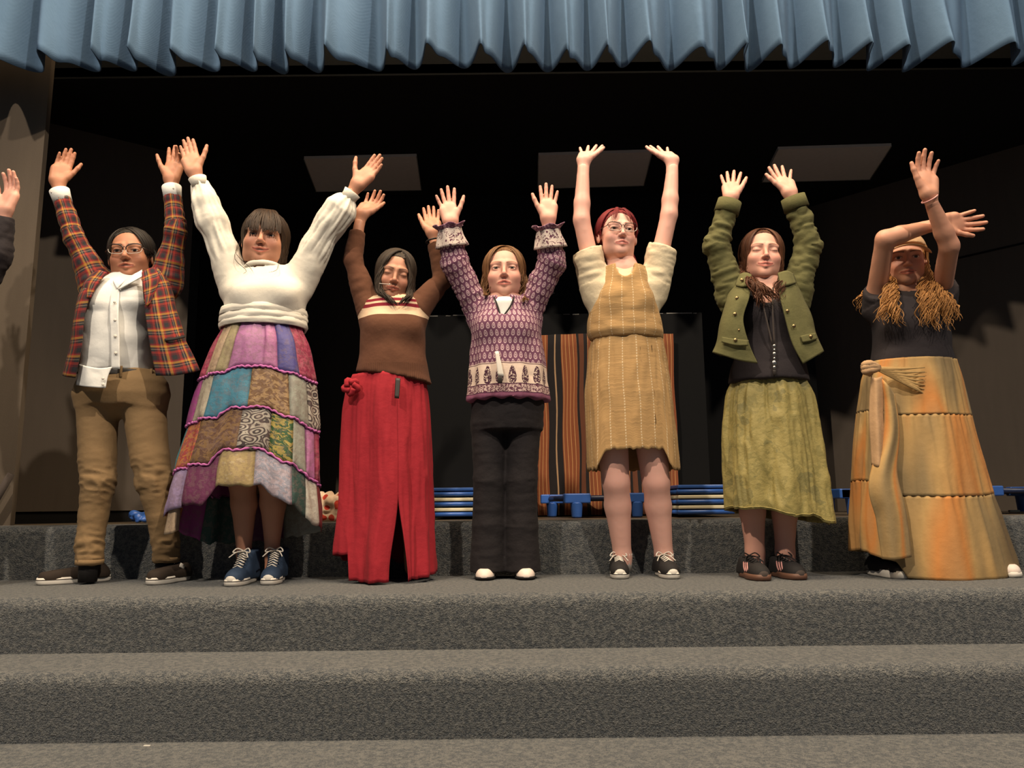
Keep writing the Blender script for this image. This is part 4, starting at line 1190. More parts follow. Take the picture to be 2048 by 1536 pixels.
def torso_dist(rows, shrink=.0):
    A = np.array(sorted(rows, key=lambda q: q[2]))
    def fn(P):
        cx, cy, rx, ry = [np.interp(P[:, 2], A[:, 2], A[:, i]) for i in (0, 1, 3, 4)]
        q = np.sqrt(((P[:, 0] - cx) / rx) ** 2 + ((P[:, 1] - cy) / ry) ** 2); d = (q - 1) * np.minimum(rx, ry)
        return np.maximum(d, np.maximum(A[0, 2] - P[:, 2], (P[:, 2] - A[-1, 2]))) + shrink
    return fn
def buttons(root, pts, r, mat, n=(0, -1, 0), name='button'):
    for p in pts:
        m = MB(); m.ball(np.asarray(p), (r, r * .4, r), nu=10, nv=6); m.obj(name, mat, root)
SK_PALE, SK_FAIR, SK_TAN, SK_BROWN, SK_MID = (.66, .37, .295), (.62, .325, .24), (.45, .215, .13), (.38, .17, .092), (.50, .25, .16)

# ---- tan dress with red hair
def p_tan():
    Y = 3.17
    f = mkfig(Y, (1245, 455, 7, 3, 2, 1.06), (1247, 535),
        dict(L=((1187, 552), (1163, 440, -.03), (1167, 322, -.02)), R=((1311, 550), (1338, 430, -.03), (1346, 322, -.02))),
        dict(L=((1215, 790), (1232, 965), (1245, 1112, .06)), R=((1290, 790), (1312, 965), (1328, 1112, .06))),
        [(540, 1215, 1280, .06), (580, 1192, 1305, .085), (650, 1190, 1310, .085), (720, 1185, 1318, .09), (800, 1182, 1330, .10)],
        armr=(.039, .036, .026), legr=(.078, .056, .054, .036),
        hands=dict(L=dict(d=(.34, .62, .68), n=(-.1, -.72, .68), spread=1.9, curl=(.1, .05, .05, .1), thumb=.5, sc=.98), R=dict(d=(-.40, .60, .66), n=(.1, -.72, .68), spread=1.9, curl=(.1, .05, .05, .1), thumb=.5, sc=.98)), neckw=1.02)
    J = f.J; o = person((J['neck'][0], Y, 0), 'person with red hair and glasses in a tan striped dress, both arms straight up')
    build_body(f, o, dict(smile=.15, openm=.25, face=.98, jaw=.95), SK_PALE, eyes=.65, browcol=(.22, .09, .05), legs_vis=True)
    h = f.head
    hair('hair', o, h, M['hair_red'], 4, 0, n=120, r=.0095, part=.004, hairline=.042, length=.17, side_in=.6, front=110)
    m = []
    for i in range(16):
        rg = random.Random(i); m.append(smooth_line([h.w(-.05 - .02 * rg.random(), -.07, -.02), h.w(-.075 - .02 * rg.random(), -.075, -.075), h.w(-.085 - .02 * rg.random(), -.05, -.115 - .03 * rg.random())], 8))
    strands('ponytail', o, m, M['hair_red'], .011, 3, h.c)
    strands('fringe_wisps', o, [smooth_line([h.w(.01 + .003 * i, .062, .098), h.w(.020 + .006 * i, .088, .060), h.w(.030 + .006 * i, .088, .030 - .004 * i)], 8) for i in range(4)] + [smooth_line([h.w(-.008 - .003 * i, .064, .096), h.w(-.026 - .006 * i, .084, .060), h.w(-.042 - .007 * i, .074, .025)], 8) for i in range(4)], M['hair_red'], .0028, 5, h.c)
    glasses(o, h, M['glassframe'], M['clearframe'], .027, .0175)
    # cream tee under the dress
    s = SD(); rows = rows3([(540, 1205, 1290, .062), (575, 1178, 1316, .095), (640, 1178, 1318, .104), (670, 1180, 1318, .105)], Y)
    s.stack(rows, .02)
    bl = []
    for a in 'LR':
        sh, el = J['sh' + a], J['el' + a]; e = sh + (el - sh) * .55; out = np.array([-1 if a == 'L' else 1, 0, 0])
        s.cone(sh + [0, 0, -.03], e, .052, .060, .04); s.cone(sh - [0, 0, .09], sh + (el - sh) * .3 + out * .006, .045, .056, .045)
        s.cutlocal(sh + (el - sh) * .47, (el - sh) + out * .12 * np.linalg.norm(el - sh), .13); bl.append((sh, e, .055))
    s.cone(h.w(0, -.02, -.09), J['neck'] - [0, .0, .0], .056, .062, .0, sub=True)
    tee = garment('shirt', o, s, M['cream_tee'], .0055, bl, torso_dist(rows), wr=.002, sleeve_wr=.004, cx=J['neck'][0], cy=Y, seed=2)
    tag(tee, 'cream gauze shirt with short loose sleeves')
    # bodice bloused over the skirt
    s = SD(); rows = rows3([(536, 1204, 1292, .092, -.010), (560, 1199, 1298, .108, -.008), (600, 1184, 1312, .112, -.004), (640, 1175, 1323, .122, -.006), (668, 1173, 1329, .125, -.006), (682, 1180, 1326, .118)], Y)
    s.stack(rows, .02)
    for e in (-1, 1): s.ell(np.array([J['neck'][0] + e * .048, Y - .080, at(1247, 608, Y)[2]]), (.052, .045, .055), k=.04)
    nk = at(1250, 535, Y - .09)
    s.ell(np.array([nk[0], Y - .07, nk[2] + .012]), (.036, .16, .054), k=.006, sub=True)
    for e, a in ((-1, 'L'), (1, 'R')): s.ell(J['sh' + a] + [e * .040, 0, -.02], (.054, .16, .112), k=.008, sub=True)
    zt = at(1250, 682, Y)[2]
    b = garment('dress_bodice', o, s, M['tan'], .0055, wr=.0045, wscale=20, z0=zt, cx=J['neck'][0], cy=Y, seed=5)
    for e in (-1, 1):
        m = MB(); m.tube(smooth_line([at(1247 + e * 42, 556, Y - .055), at(1247 + e * 46, 540, Y - .01), at(1247 + e * 44, 548, Y + .05)], 8), .012, 8, flat=((0, 1, 0), .5)); m.obj('strap', M['tan'], b)
    m = MB(); pts = [at(1250 + q, 568 + abs(q) * -.9, Y - .118) for q in (-5, 0, 5)]; m.tube(smooth_line([at(1238, 556, Y - .09), at(1248, 572, Y - .108), at(1262, 556, Y - .09)], 8), .0022, 6)
    m.tube(smooth_line([at(1248, 572, Y - .110), at(1252, 580, Y - .116), at(1249, 588, Y - .118)], 6), .002, 6); m.obj('neck_tie', M['cream_tee'], b)
    rows = rows3([(672, 1184, 1322, .105), (700, 1178, 1330, .112), (770, 1172, 1341, .118), (850, 1173, 1350, .120), (902, 1174, 1353, .122)], Y)
    def hem(u):
        w = np.abs(((u + .5) % 1) - .5); return -.078 * sstep(.105, .155, w) - .006 * vnoise(np.stack([u * 90, u * 0, u * 0], 1), 1)
    fn = skirt_fn(rows, [(7, .0045, 1.0), (3, .005, 2.0)], hem, 3, .3, 1.0, fine=.35)
    ln = rows[0][2] - rows[-1][2]
    loft('dress_skirt', o, fn, 160, 46, M['tan'], uvfn=lambda u, v: (u * .93, -v * ln), thick=.003)
    st = dict(sole_mat=M['rubber'], mat=M['shoe_black'], toe=M['rubber'], lace=M['lace'], line=M['shoe_black'], h=.058, nlace=5)
    feet(o, 1241, 1159, 1245, st, .040)
    feet(o, 1348, 1159, 1330, st, .040)
    for a in 'LR':
        m = MB(); p = J['an' + a]; m.tube([p + [0, 0, .01], p * [1, 1, 0] + [0, .0, .02]], [.041, .036], 14); m.obj('sock', M['sock'], o)
    return o
# ---- plaid blazer
def p_blazer():
    Y = 3.13
    f = mkfig(Y, (250, 499, 12, 1, -5, 1.10), (258, 560),
        dict(L=((192, 560), (148, 475, -.03), (114, 366, -.03)), R=((334, 552), (352, 460, -.03), (342, 362, .0))),
        dict(L=((200, 830), (198, 965, -.03), (178, 1120, -.02)), R=((288, 830), (307, 965, -.01), (330, 1115, .05))),
        [(556, 225, 292, .06), (590, 192, 296, .085), (660, 186, 292, .09), (745, 182, 292, .09), (790, 180, 308, .085)],
        armr=(.040, .032, .026), legr=(.055, .042, .036, .025),
        hands=dict(L=dict(d=(.10, .22, 1), n=(.55, -.85, .2), spread=.05, curl=(.12, .10, .13, .2), thumb=.45, sc=1.02), R=dict(d=(.02, .22, 1), n=(.1, -1, .2), spread=.5, curl=(.06, .05, .35, .5), thumb=.55, sc=1.04)))
    J = f.J; o = person((J['neck'][0], Y, 0), 'person in a plaid blazer, white shirt and khaki trousers, wearing glasses, arms raised')
    build_body(f, o, dict(smile=.25, openm=.7, face=1.02, jaw=1.0, nose=1.0), SK_BROWN, eyes=.72)
    h = f.head
    hair('hair', o, h, M['hair_black'], 11, 0, n=120, r=.0105, part=.012, hairline=.036, length=.19, side_in=.5, front=128)
    curls(o, 'side_hair', [[h.w(-.075, .01, .03), h.w(-.095, .0, -.03), h.w(-.085, -.01, -.085)], [h.w(-.07, -.05, .03), h.w(-.105, -.05, -.02), h.w(-.09, -.05, -.09)]], M['hair_black'], 3, 16, .012, .010, .006, .06, h.c)
    glasses(o, h, M['glassframe'], M['clearframe'], .027, .0185, .096, rtop=.0022)
    # shirt
    cx = at(240, 650, Y)[0]
    rows = rows3([(552, 228, 288, .075), (575, 190, 300, .105), (620, 176, 302, .132, -.008), (680, 170, 303, .138, -.01), (730, 164, 304, .132, -.008), (748, 162, 304, .126, -.006)], Y)
    s = SD().stack(rows, .02)
    s.ell(at(212, 610, Y - .07), (.055, .06, .05), k=.05); s.ell(at(270, 606, Y - .07), (.052, .055, .05), k=.05)
    sh = garment('shirt', o, s, M['white_shirt'], .0055, wr=.0075, wscale=15, cx=cx, cy=Y, seed=1); tag(sh, 'untucked white button shirt')
    sheet('shirt_tail', sh, [[(158, 728, -.09), (172, 732, -.15), (198, 736, -.165), (224, 734, -.16)], [(155, 752, -.09), (170, 754, -.155), (194, 758, -.17), (216, 752, -.165)], [(153, 770, -.09), (168, 773, -.155), (192, 775, -.172), (211, 776, -.168)]], Y, M['white_shirt'], 24, 14, .003, 30)
    sheet('placket', sh, [[(222, 566, -.112), (240, 566, -.112)], [(219, 620, -.146), (237, 620, -.148)], [(221, 680, -.152), (239, 680, -.152)], [(223, 738, -.146), (240, 738, -.146)]], Y, M['white_shirt'], 6, 30, .002, 30)
    buttons(sh, [at(229, 604, Y - .148), at(230, 640, Y - .154), at(230, 672, Y - .157), at(231, 706, Y - .156), at(206, 757, Y - .178), at(206, 769, Y - .178)], .0058, M['rubber'])
    for g in ([[(226, 562, -.115), (232, 556, -.10), (246, 552, -.065)], [(234, 578, -.125), (243, 568, -.115), (250, 562, -.09)]], [[(252, 560, -.095), (270, 548, -.085), (284, 540, -.05)], [(236, 580, -.13), (262, 566, -.125), (286, 552, -.08)]]):
        sheet('collar', sh, g, Y, M['white_shirt'], 10, 8, .001, thick=.005)
    # trousers
    rows = rows3([(742, 172, 316, .112), (765, 156, 334, .122), (790, 149, 339, .122), (812, 160, 328, .108)], Y)
    s = SD().stack(rows, .03)
    s.ell(at(242, 806, Y - .005), (.062, .088, .062), k=.04); bl = []
    for pts in ([(195, 795, .082, 0), (195, 915, .070, -.01), (197, 962, .062, -.02), (187, 1030, .055, -.01), (180, 1085, .050, -.015), (178, 1127, .049, -.02)], [(286, 795, .086, 0), (300, 915, .073, -.01), (308, 962, .066, -.01), (323, 1030, .056, .01), (331, 1085, .050, .03), (333, 1122, .048, .045)]):
        Q_ = [at(a, b, Y + d) for a, b, r, d in pts]
        for i in range(5): s.cone(Q_[i], Q_[i + 1], pts[i][2], pts[i + 1][2], .012 if i else .03); bl.append((Q_[i], Q_[i + 1], pts[i][2] * .9))
        s.cutlocal(Q_[-1] - [0, 0, .006], (0, 0, -1), .12)
    def knee(P, N):
        a = np.zeros(len(P))
        for q in (J['knL'], J['knR'], at(180, 1100, Y), at(331, 1098, Y)):
            a += np.exp(-((P[:, 2] - q[2]) / .075) ** 2) * .5
        return -a * .006 * ridge(vnoise((P + P[:, [2, 0, 1]] * .25) * [1.6, 1.6, 3.0], 14, 2)) + a * .003 * vnoise(P * [1, 1, 3], 34, 5)
    pt = garment('trousers', o, s, M['khaki'], .0062, bl, torso_dist(rows), wr=.002, wscale=14, sleeve_wr=.0012, seed=4, cx=cx, cy=Y, extra=knee); tag(pt, 'khaki trousers wrinkled at the knees')
    for (px, py), r, dq in (((179, 1125), .0525, -.02), ((333, 1120), .0515, .045)):
        c = at(px, py, Y + dq); m = MB(); m.tube([c + [0, 0, .012], c - [0, 0, .008]], [r, r], 18, cap=False); q = m.obj('trouser_cuff', M['khaki'], pt); q.modifiers.new('t', 'SOLIDIFY').thickness = .004
    zb = at(240, 752, Y)[2]; r0 = rows[0]
    s = SD().stack([(r0[0], Y, zb - .018, r0[3] * 1.04, .122), (r0[0], Y, zb + .014, r0[3] * 1.0, .118)], 0); P, Q = s.mesh(.005); mesh_obj('belt', relax(P, Q, 1), Q, M['leather'], o)
    for px in (270, 312, 190):
        a = math.asin(max(-1, min(1, (at(px, 755, Y)[0] - r0[0]) / (r0[3] * 1.04)))); p = np.array([r0[0] + r0[3] * 1.06 * math.sin(a), Y - .126 * math.cos(a), zb - .002])
        m = MB(); m.box(p, (.010, .006, .046)); m.obj('belt_loop', M['khaki'], pt, bevel=.002)
    # blazer
    j = bpy.data.objects.new('blazer', None); link(j, o); tag(j, 'open plaid blazer in black, red and mustard')
    for a, sgn in (('L', -1), ('R', 1)):
        s = SD(); sh_, el, wr_ = J['sh' + a], J['el' + a], J['wr' + a]; e = el + (wr_ - el) * (.76 if a == 'L' else .70)
        e = el + (wr_ - el) * .70
        s.cone(sh_ - [0, 0, .05], sh_ + (el - sh_) * .35, .060, .054, .03); s.cone(sh_, el, .056, .044, .02); s.cone(el, e + (e - el) * .2, .044, .036, .012)
        s.cone(sh_ - [0, 0, .02], J['neck'] - [0, -.045, .002] + [sgn * .03, 0, 0], .058, .050, .04)
        s.cutlocal(e, e - el, .09)
        garment('sleeve', j, s, M['plaid'], .0062, [(sh_, el, .05), (el, e, .04)], None, sleeve_wr=.0042, seed=3 if a == 'L' else 9)
        w = J['wr' + a]; ax = nrm(e - el); m = MB(); cc = [e - ax * .02, e + ax * .012, e + ax * .040]
        m.tube(cc, [.036, .0375, .0400], 20, cap=False); q = m.obj('shirt_cuff', M['white_shirt'], o); q.modifiers.new('t', 'SOLIDIFY').thickness = .004
        buttons(q, [e + ax * .02 + np.array([-.02 * sgn * -1, -.034, 0])], .004, M['rubber'])
    sheet('front_panel', j, [[(285, 548, -.105), (300, 540, -.09), (322, 536, -.04), (334, 545, .05)], [(286, 580, -.135), (312, 574, -.125), (338, 570, -.06), (345, 575, .06)], [(291, 630, -.155), (322, 628, -.145), (352, 624, -.07), (352, 630, .07)], [(300, 690, -.16), (336, 690, -.15), (372, 684, -.085), (366, 690, .07)], [(312, 751, -.155), (352, 750, -.15), (397, 741, -.095), (388, 745, .06)]], Y, M['plaid'], 40, 46, .0045, 14, .006, 2)
    sheet('front_panel', j, [[(212, 548, -.10), (196, 546, -.09), (180, 556, -.04), (172, 572, .04)], [(186, 580, -.15), (168, 582, -.145), (160, 590, -.08), (166, 595, .05)], [(170, 630, -.165), (154, 632, -.16), (150, 634, -.08), (165, 640, .06)], [(164, 690, -.16), (148, 692, -.155), (142, 694, -.08), (160, 700, .07)], [(150, 756, -.14), (131, 753, -.135), (127, 750, -.07), (150, 750, .06)]], Y, M['plaid'], 30, 46, .003, 14, .006, 6)
    for g in ([[(284, 546, -.112), (298, 538, -.10), (310, 536, -.075)], [(286, 572, -.142), (304, 566, -.137), (318, 560, -.11)], [(292, 612, -.162), (296, 610, -.162), (300, 606, -.158)]], [[(214, 546, -.112), (198, 542, -.10), (184, 548, -.07)], [(196, 568, -.145), (178, 566, -.14), (168, 570, -.11)], [(182, 596, -.165), (174, 596, -.16), (168, 594, -.155)]]):
        sheet('lapel', j, g, Y, M['plaid'], 12, 16, .002, thick=.006, uvoff=(.02, .03))
    sheet('pocket_welt', j, [[(329, 678, -.156), (346, 676, -.148), (369, 671, -.105)], [(330, 682, -.160), (347, 680, -.152), (370, 675, -.108)]], Y, M['lining'], 10, 3, 0, thick=.005)
    sheet('lining', j, [[(175, 590, .03), (200, 585, .10), (300, 585, .10), (340, 585, .04)], [(160, 690, .04), (200, 690, .12), (300, 690, .12), (362, 690, .04)], [(152, 748, .04), (200, 745, .12), (300, 745, .12), (384, 742, .04)]], Y, M['lining'], 30, 10, .003, 14)
    st = dict(sole_mat=M['rubber'], mat=M['shoe_brown'], line=M['shoe_brown'], gusset=M['rubber'], h=.050, sole=.028)
    feet(o, 72, 1171, 204, st, .040, .26)
    feet(o, 298, 1171, 350, st, .041)
    for a in 'LR':
        m = MB(); p = J['an' + a]; m.tube([p + [0, 0, .03], p * [1, 1, 0] + [0, 0, .008]], [.037, .034], 14); m.obj('sock', M['shoe_black'], o)
    return o

# ---- white blouse and patchwork skirt
def p_blouse():
    Y = 3.09
    f = mkfig(Y, (523, 467, 10, 0, 4, 1.13), (530, 545),
        dict(L=((464, 548), (425, 445, -.03), (389, 346, -.05)), R=((606, 545), (662, 445, -.03), (713, 372, -.05))),
        dict(L=((490, 780), (485, 960), (488, 1108, .03)), R=((560, 780), (545, 960), (544, 1106, .055))),
        [(545, 490, 580, .06), (580, 462, 600, .10), (640, 460, 600, .11), (720, 450, 610, .12), (790, 450, 615, .12)],
        armr=(.040, .034, .026), legr=(.080, .056, .050, .027),
        hands=dict(L=dict(d=(-.35, .2, 1), n=(.15, -1, .2), spread=.15, curl=(.08, .08, .1, .12), thumb=.65, sc=1.04), R=dict(d=(.62, .2, .85), n=(-.1, -1, .25), spread=.3, curl=(.08, .08, .1, .12), thumb=.75, sc=1.04)))
    J = f.J; o = person((J['neck'][0], Y, 0), 'smiling person with a dark fringe in a white puff-sleeved blouse and patchwork skirt')
    build_body(f, o, dict(smile=1.0, openm=.55, face=1.10, jaw=1.12, nose=1.0), SK_TAN, eyes=.5, legs_vis=True)
    h = f.head
    hair('hair', o, h, M['hair_dark'], 21, 0, n=190, r=.0120, part=0, hairline=.060, length=.285, side_in=.35, wave=.004, wl=.09, front=125, bangs=dict(n=46, w=.062, d=.050, sweep=-.006))
    strands('loose_strands', o, [smooth_line([h.w(.080, .03, -.01), h.w(.088, .045, -.07), at(500, 535, Y - .10), at(506, 545, Y - .12)], 12), smooth_line([h.w(.078, .035, -.02), h.w(.090, .05, -.09), at(492, 540, Y - .10), at(486, 548, Y - .12)], 12), smooth_line([h.w(-.070, .05, -.04), h.w(-.068, .07, -.10), at(553, 540, Y - .11), at(537, 545, Y - .125)], 12)], M['hair_dark'], .0022, 4, h.c)
    # blouse
    cx = at(530, 600, Y)[0]
    rows = rows3([(534, 500, 576, .066), (556, 470, 598, .10), (590, 453, 608, .130, -.008), (622, 450, 610, .134, -.006), (642, 446, 607, .132)], Y)
    s = SD().stack(rows, .02); bl = []
    s.ell(at(502, 592, Y - .07), (.070, .07, .06), k=.05); s.ell(at(562, 590, Y - .07), (.070, .07, .06), k=.05)
    for a, e_, rr in (('L', (398, 366, -.045), (.054, .060, .056, .034)), ('R', (699, 393, -.045), (.056, .062, .066, .034))):
        sh, el = J['sh' + a], J['el' + a]; e = at(e_[0], e_[1], Y + e_[2]); m_ = el + (e - el) * .55
        s.cone(sh - [0, 0, .06], sh + (el - sh) * .4, .052, rr[0], .05); s.cone(sh, el, rr[0], rr[1], .04); s.cone(el, m_, rr[1], rr[2], .03); s.cone(m_, e, rr[2], rr[3], .02)
        s.cutlocal(e, e - el, .08); bl += [(sh, el, rr[0] * .9), (el, e, rr[2] * .8)]
    s.cone(h.w(0, -.02, -.09), J['neck'] + [0, -.02, .0], .052, .056, .0, sub=True)
    def longf(P, N):
        d = np.zeros(len(P))
        for a, sgn in (('L', -1), ('R', 1)):
            sh, el, wr_ = J['sh' + a], J['el' + a], J['wr' + a]; ax = nrm(wr_ - sh); x_ = nrm(np.cross(ax, [0, 1, 0])); y_ = np.cross(ax, x_); r = P - sh; t = r @ ax
            an = np.arctan2(r @ x_, r @ y_); k = sstep(.04, .10, t)
            d += k * .0075 * ridge(vnoise(np.stack([np.cos(an) * 2.2, np.sin(an) * 2.2, t * 4.5], 1), 1.6, 5 + sgn))
        return d
    bo = garment('blouse', o, s, M['blouse'], .0062, bl, torso_dist(rows), wr=.0045, wscale=13, sleeve_wr=.0012, seed=7, cx=cx, cy=Y, extra=longf); tag(bo, 'ivory puff-sleeved blouse')
    for a, e_ in (('L', (398, 366, -.045)), ('R', (699, 393, -.045))):
        e = at(*e_[:2], Y + e_[2]); ax = nrm(e - J['el' + a]); m = MB(); m.tube([e - ax * .015, e + ax * .004, e + ax * .022], [.034, .033, .037], 18, cap=False); q = m.obj('cuff', M['blouse'], bo); q.modifiers.new('t', 'SOLIDIFY').thickness = .005
    nk = J['neck']; m = MB(); ring = [nk + [.066 * math.sin(t), -.02 - .052 * math.cos(t), .012 + .008 * math.cos(t)] for t in np.linspace(math.pi, 3 * math.pi, 25)]; m.tube(ring, .012, 8, cap=False); m.obj('collar', M['blouse'], bo)
    for i, (y0, y1, k) in enumerate(((622, 636, 1.03), (634, 650, 1.05), (646, 660, 1.06))):
        rr = rows3([(y0, 448 - i, 609 + i, .140), ((y0 + y1) / 2, 446 - i, 611 + i, .146), (y1, 445, 610, .140)], Y)
        fn = skirt_fn(rr, [(5, .002, i), (11, .0012, i * 2.)], None, 4 + i, .8, 1.0, fine=.12)
        loft('sash_fold', bo, fn, 90, 8, M['blouse'], thick=.008)
    # patchwork skirt
    sk = bpy.data.objects.new('patchwork_skirt', None); link(sk, o); tag(sk, 'tiered skirt sewn from many coloured patches')
    rows = rows3([(652, 456, 596, .112), (690, 436, 616, .140), (745, 412, 628, .150), (830, 390, 634, .160), (915, 366, 634, .165, -.01), (985, 350, 636, .165, -.02)], Y - .01)
    hu = np.array([-.5, -.38, -.30, -.25, -.20, -.13, -.06, -.03, .06, .10, .16, .20, .27, .33, .42, .5]); hz = np.array([-.20, -.20, -.15, -.10, -.075, -.05, -.045, .02, .025, -.03, -.08, -.125, -.13, -.16, -.18, -.20])
    hem = lambda u: np.interp(((np.asarray(u) + .5) % 1) - .5, hu, hz) + .008 * vnoise(np.stack([np.asarray(u) * 60, 0 * np.asarray(u), 0 * np.asarray(u)], 1), 1)
    fn = skirt_fn(rows, [(9, .013, .6), (5, .010, 2.4), (17, .004, 1)], hem, 9, .12, .9, fine=.5)
    pal = dict(teal=((.02, .14, .17), (.05, .28, .33), 'wash'), crim=((.30, .025, .07), (.46, .07, .13), 'blotch'), beige=((.42, .28, .17), (.56, .42, .28), 'wash'), olive=((.22, .17, .05), (.55, .46, .30), 'wash'),
        pinkp=((.42, .10, .34), (.50, .26, .42), 'wash'), pink=((.52, .13, .38), (.58, .26, .44), 'wash'), bviol=((.06, .05, .28), (.16, .14, .36), 'wash'), cream=((.44, .38, .28), (.54, .47, .36), 'wash'),
        blue=((.045, .21, .33), (.10, .30, .40), 'wash'), owl=((.20, .10, .04), (.42, .26, .12), 'blotch'), grey=((.34, .34, .28), (.46, .46, .38), 'wash'), swirl=((.52, .46, .38), (.07, .05, .05), 'swirl'),
        mag=((.30, .03, .20), (.38, .06, .26), 'wash'), orred=((.42, .06, .06), (.55, .20, .05), 'blotch'), brown=((.13, .06, .035), (.24, .13, .05), 'blotch'), green=((.03, .10, .03), (.45, .34, .08), 'blotch'),
        lav=((.32, .22, .42), (.44, .33, .50), 'wash'), plum=((.13, .02, .07), (.18, .03, .10), 'wash'), gold=((.52, .38, .17), (.60, .46, .25), 'flower'), lilac=((.36, .36, .44), (.52, .44, .50), 'blotch'), dgreen=((.02, .06, .05), (.05, .11, .09), 'wash'), white=((.52, .48, .40), (.60, .56, .48), 'wash'), dred=((.26, .03, .04), (.34, .05, .05), 'wash'))
    MP = {k: m_patch('patch_' + k, *v) for k, v in pal.items()}
    tiers = [(0, .30, [(-.36, 'teal'), (-.27, 'crim'), (-.17, 'beige'), (-.095, 'olive'), (-.055, 'pinkp'), (.045, 'pink'), (.085, 'bviol'), (.15, 'crim'), (.26, 'lav'), (.38, 'brown'), (.50, 'grey'), (.64, None)]),
             (.30, .545, [(-.34, 'lav'), (-.26, 'mag'), (-.19, 'cream'), (-.10, 'blue'), (.015, 'owl'), (.115, 'grey'), (.185, 'swirl'), (.27, 'plum'), (.36, 'teal'), (.46, 'gold'), (.56, 'crim'), (.66, None)]),
             (.545, .79, [(-.34, 'lav'), (-.27, 'teal'), (-.215, 'orred'), (-.115, 'brown'), (.005, 'swirl'), (.075, 'green'), (.125, 'grey'), (.175, 'pink'), (.215, 'crim'), (.31, 'bviol'), (.42, 'owl'), (.54, 'mag'), (.66, None)]),
             (.79, 1.0, [(-.36, 'mag'), (-.29, 'orred'), (-.22, 'lav'), (-.145, 'plum'), (-.035, 'gold'), (.045, 'lilac'), (.125, 'dgreen'), (.175, 'white'), (.235, 'dred'), (.33, 'grey'), (.44, 'plum'), (.54, 'dgreen'), (.64, None)])]
    for v0, v1, pl in tiers:
        for (ua, key), (ub, _) in zip(pl, pl[1:]):
            def pf(u, v, ua=ua, ub=ub, v0=v0, v1=v1):
                s_ = (u - ua) / (ub - ua); t_ = (v - v0) / (v1 - v0)
                return fn(u, v, .007 * (np.clip(np.sin(math.pi * s_), 0, 1) ** .5) * (np.clip(np.sin(math.pi * np.clip(t_, 0, 1)), 0, 1) ** .4) + (.006 * t_))
            loft('patch', sk, pf, max(5, int((ub - ua) * 130)), 12, MP[key], closed=False, thick=.002, u0=ua, u1=ub, v0=v0, v1=v1, uvfn=lambda u, v: (u * .95, -v * .72))
    for v in (.006, .30, .545, .79):
        u = np.linspace(.5, 1.5, 281); P = fn(u, np.full(281, v), .006) + np.stack([0 * u, 0 * u, .002 * np.sin(u * 420)], 1); m = MB(); m.tube(P, .0050 + .0012 * np.sin(u * 333), 6, cap=False); m.obj('seam_tape', M['seam'], sk)
    c = at(342, 1045, Y - .05)
    sheet('hem_scrap', sk, [[(340, 1005, -.08), (352, 1012, -.10), (360, 1018, -.08)], [(328, 1070, -.08), (345, 1066, -.11), (358, 1060, -.08)]], Y, MP['beige'], 10, 10, .004)
    st = dict(sole_mat=M['rubber'], mat=M['denim'], toe=M['rubber'], lace=M['lace'], line=M['shoe_black'], h=.062, high=.128, nlace=7, lace_top=.26)
    feet(o, 459, 1174, 484, st, .042); feet(o, 535, 1171, 540, st, .042)
    return o

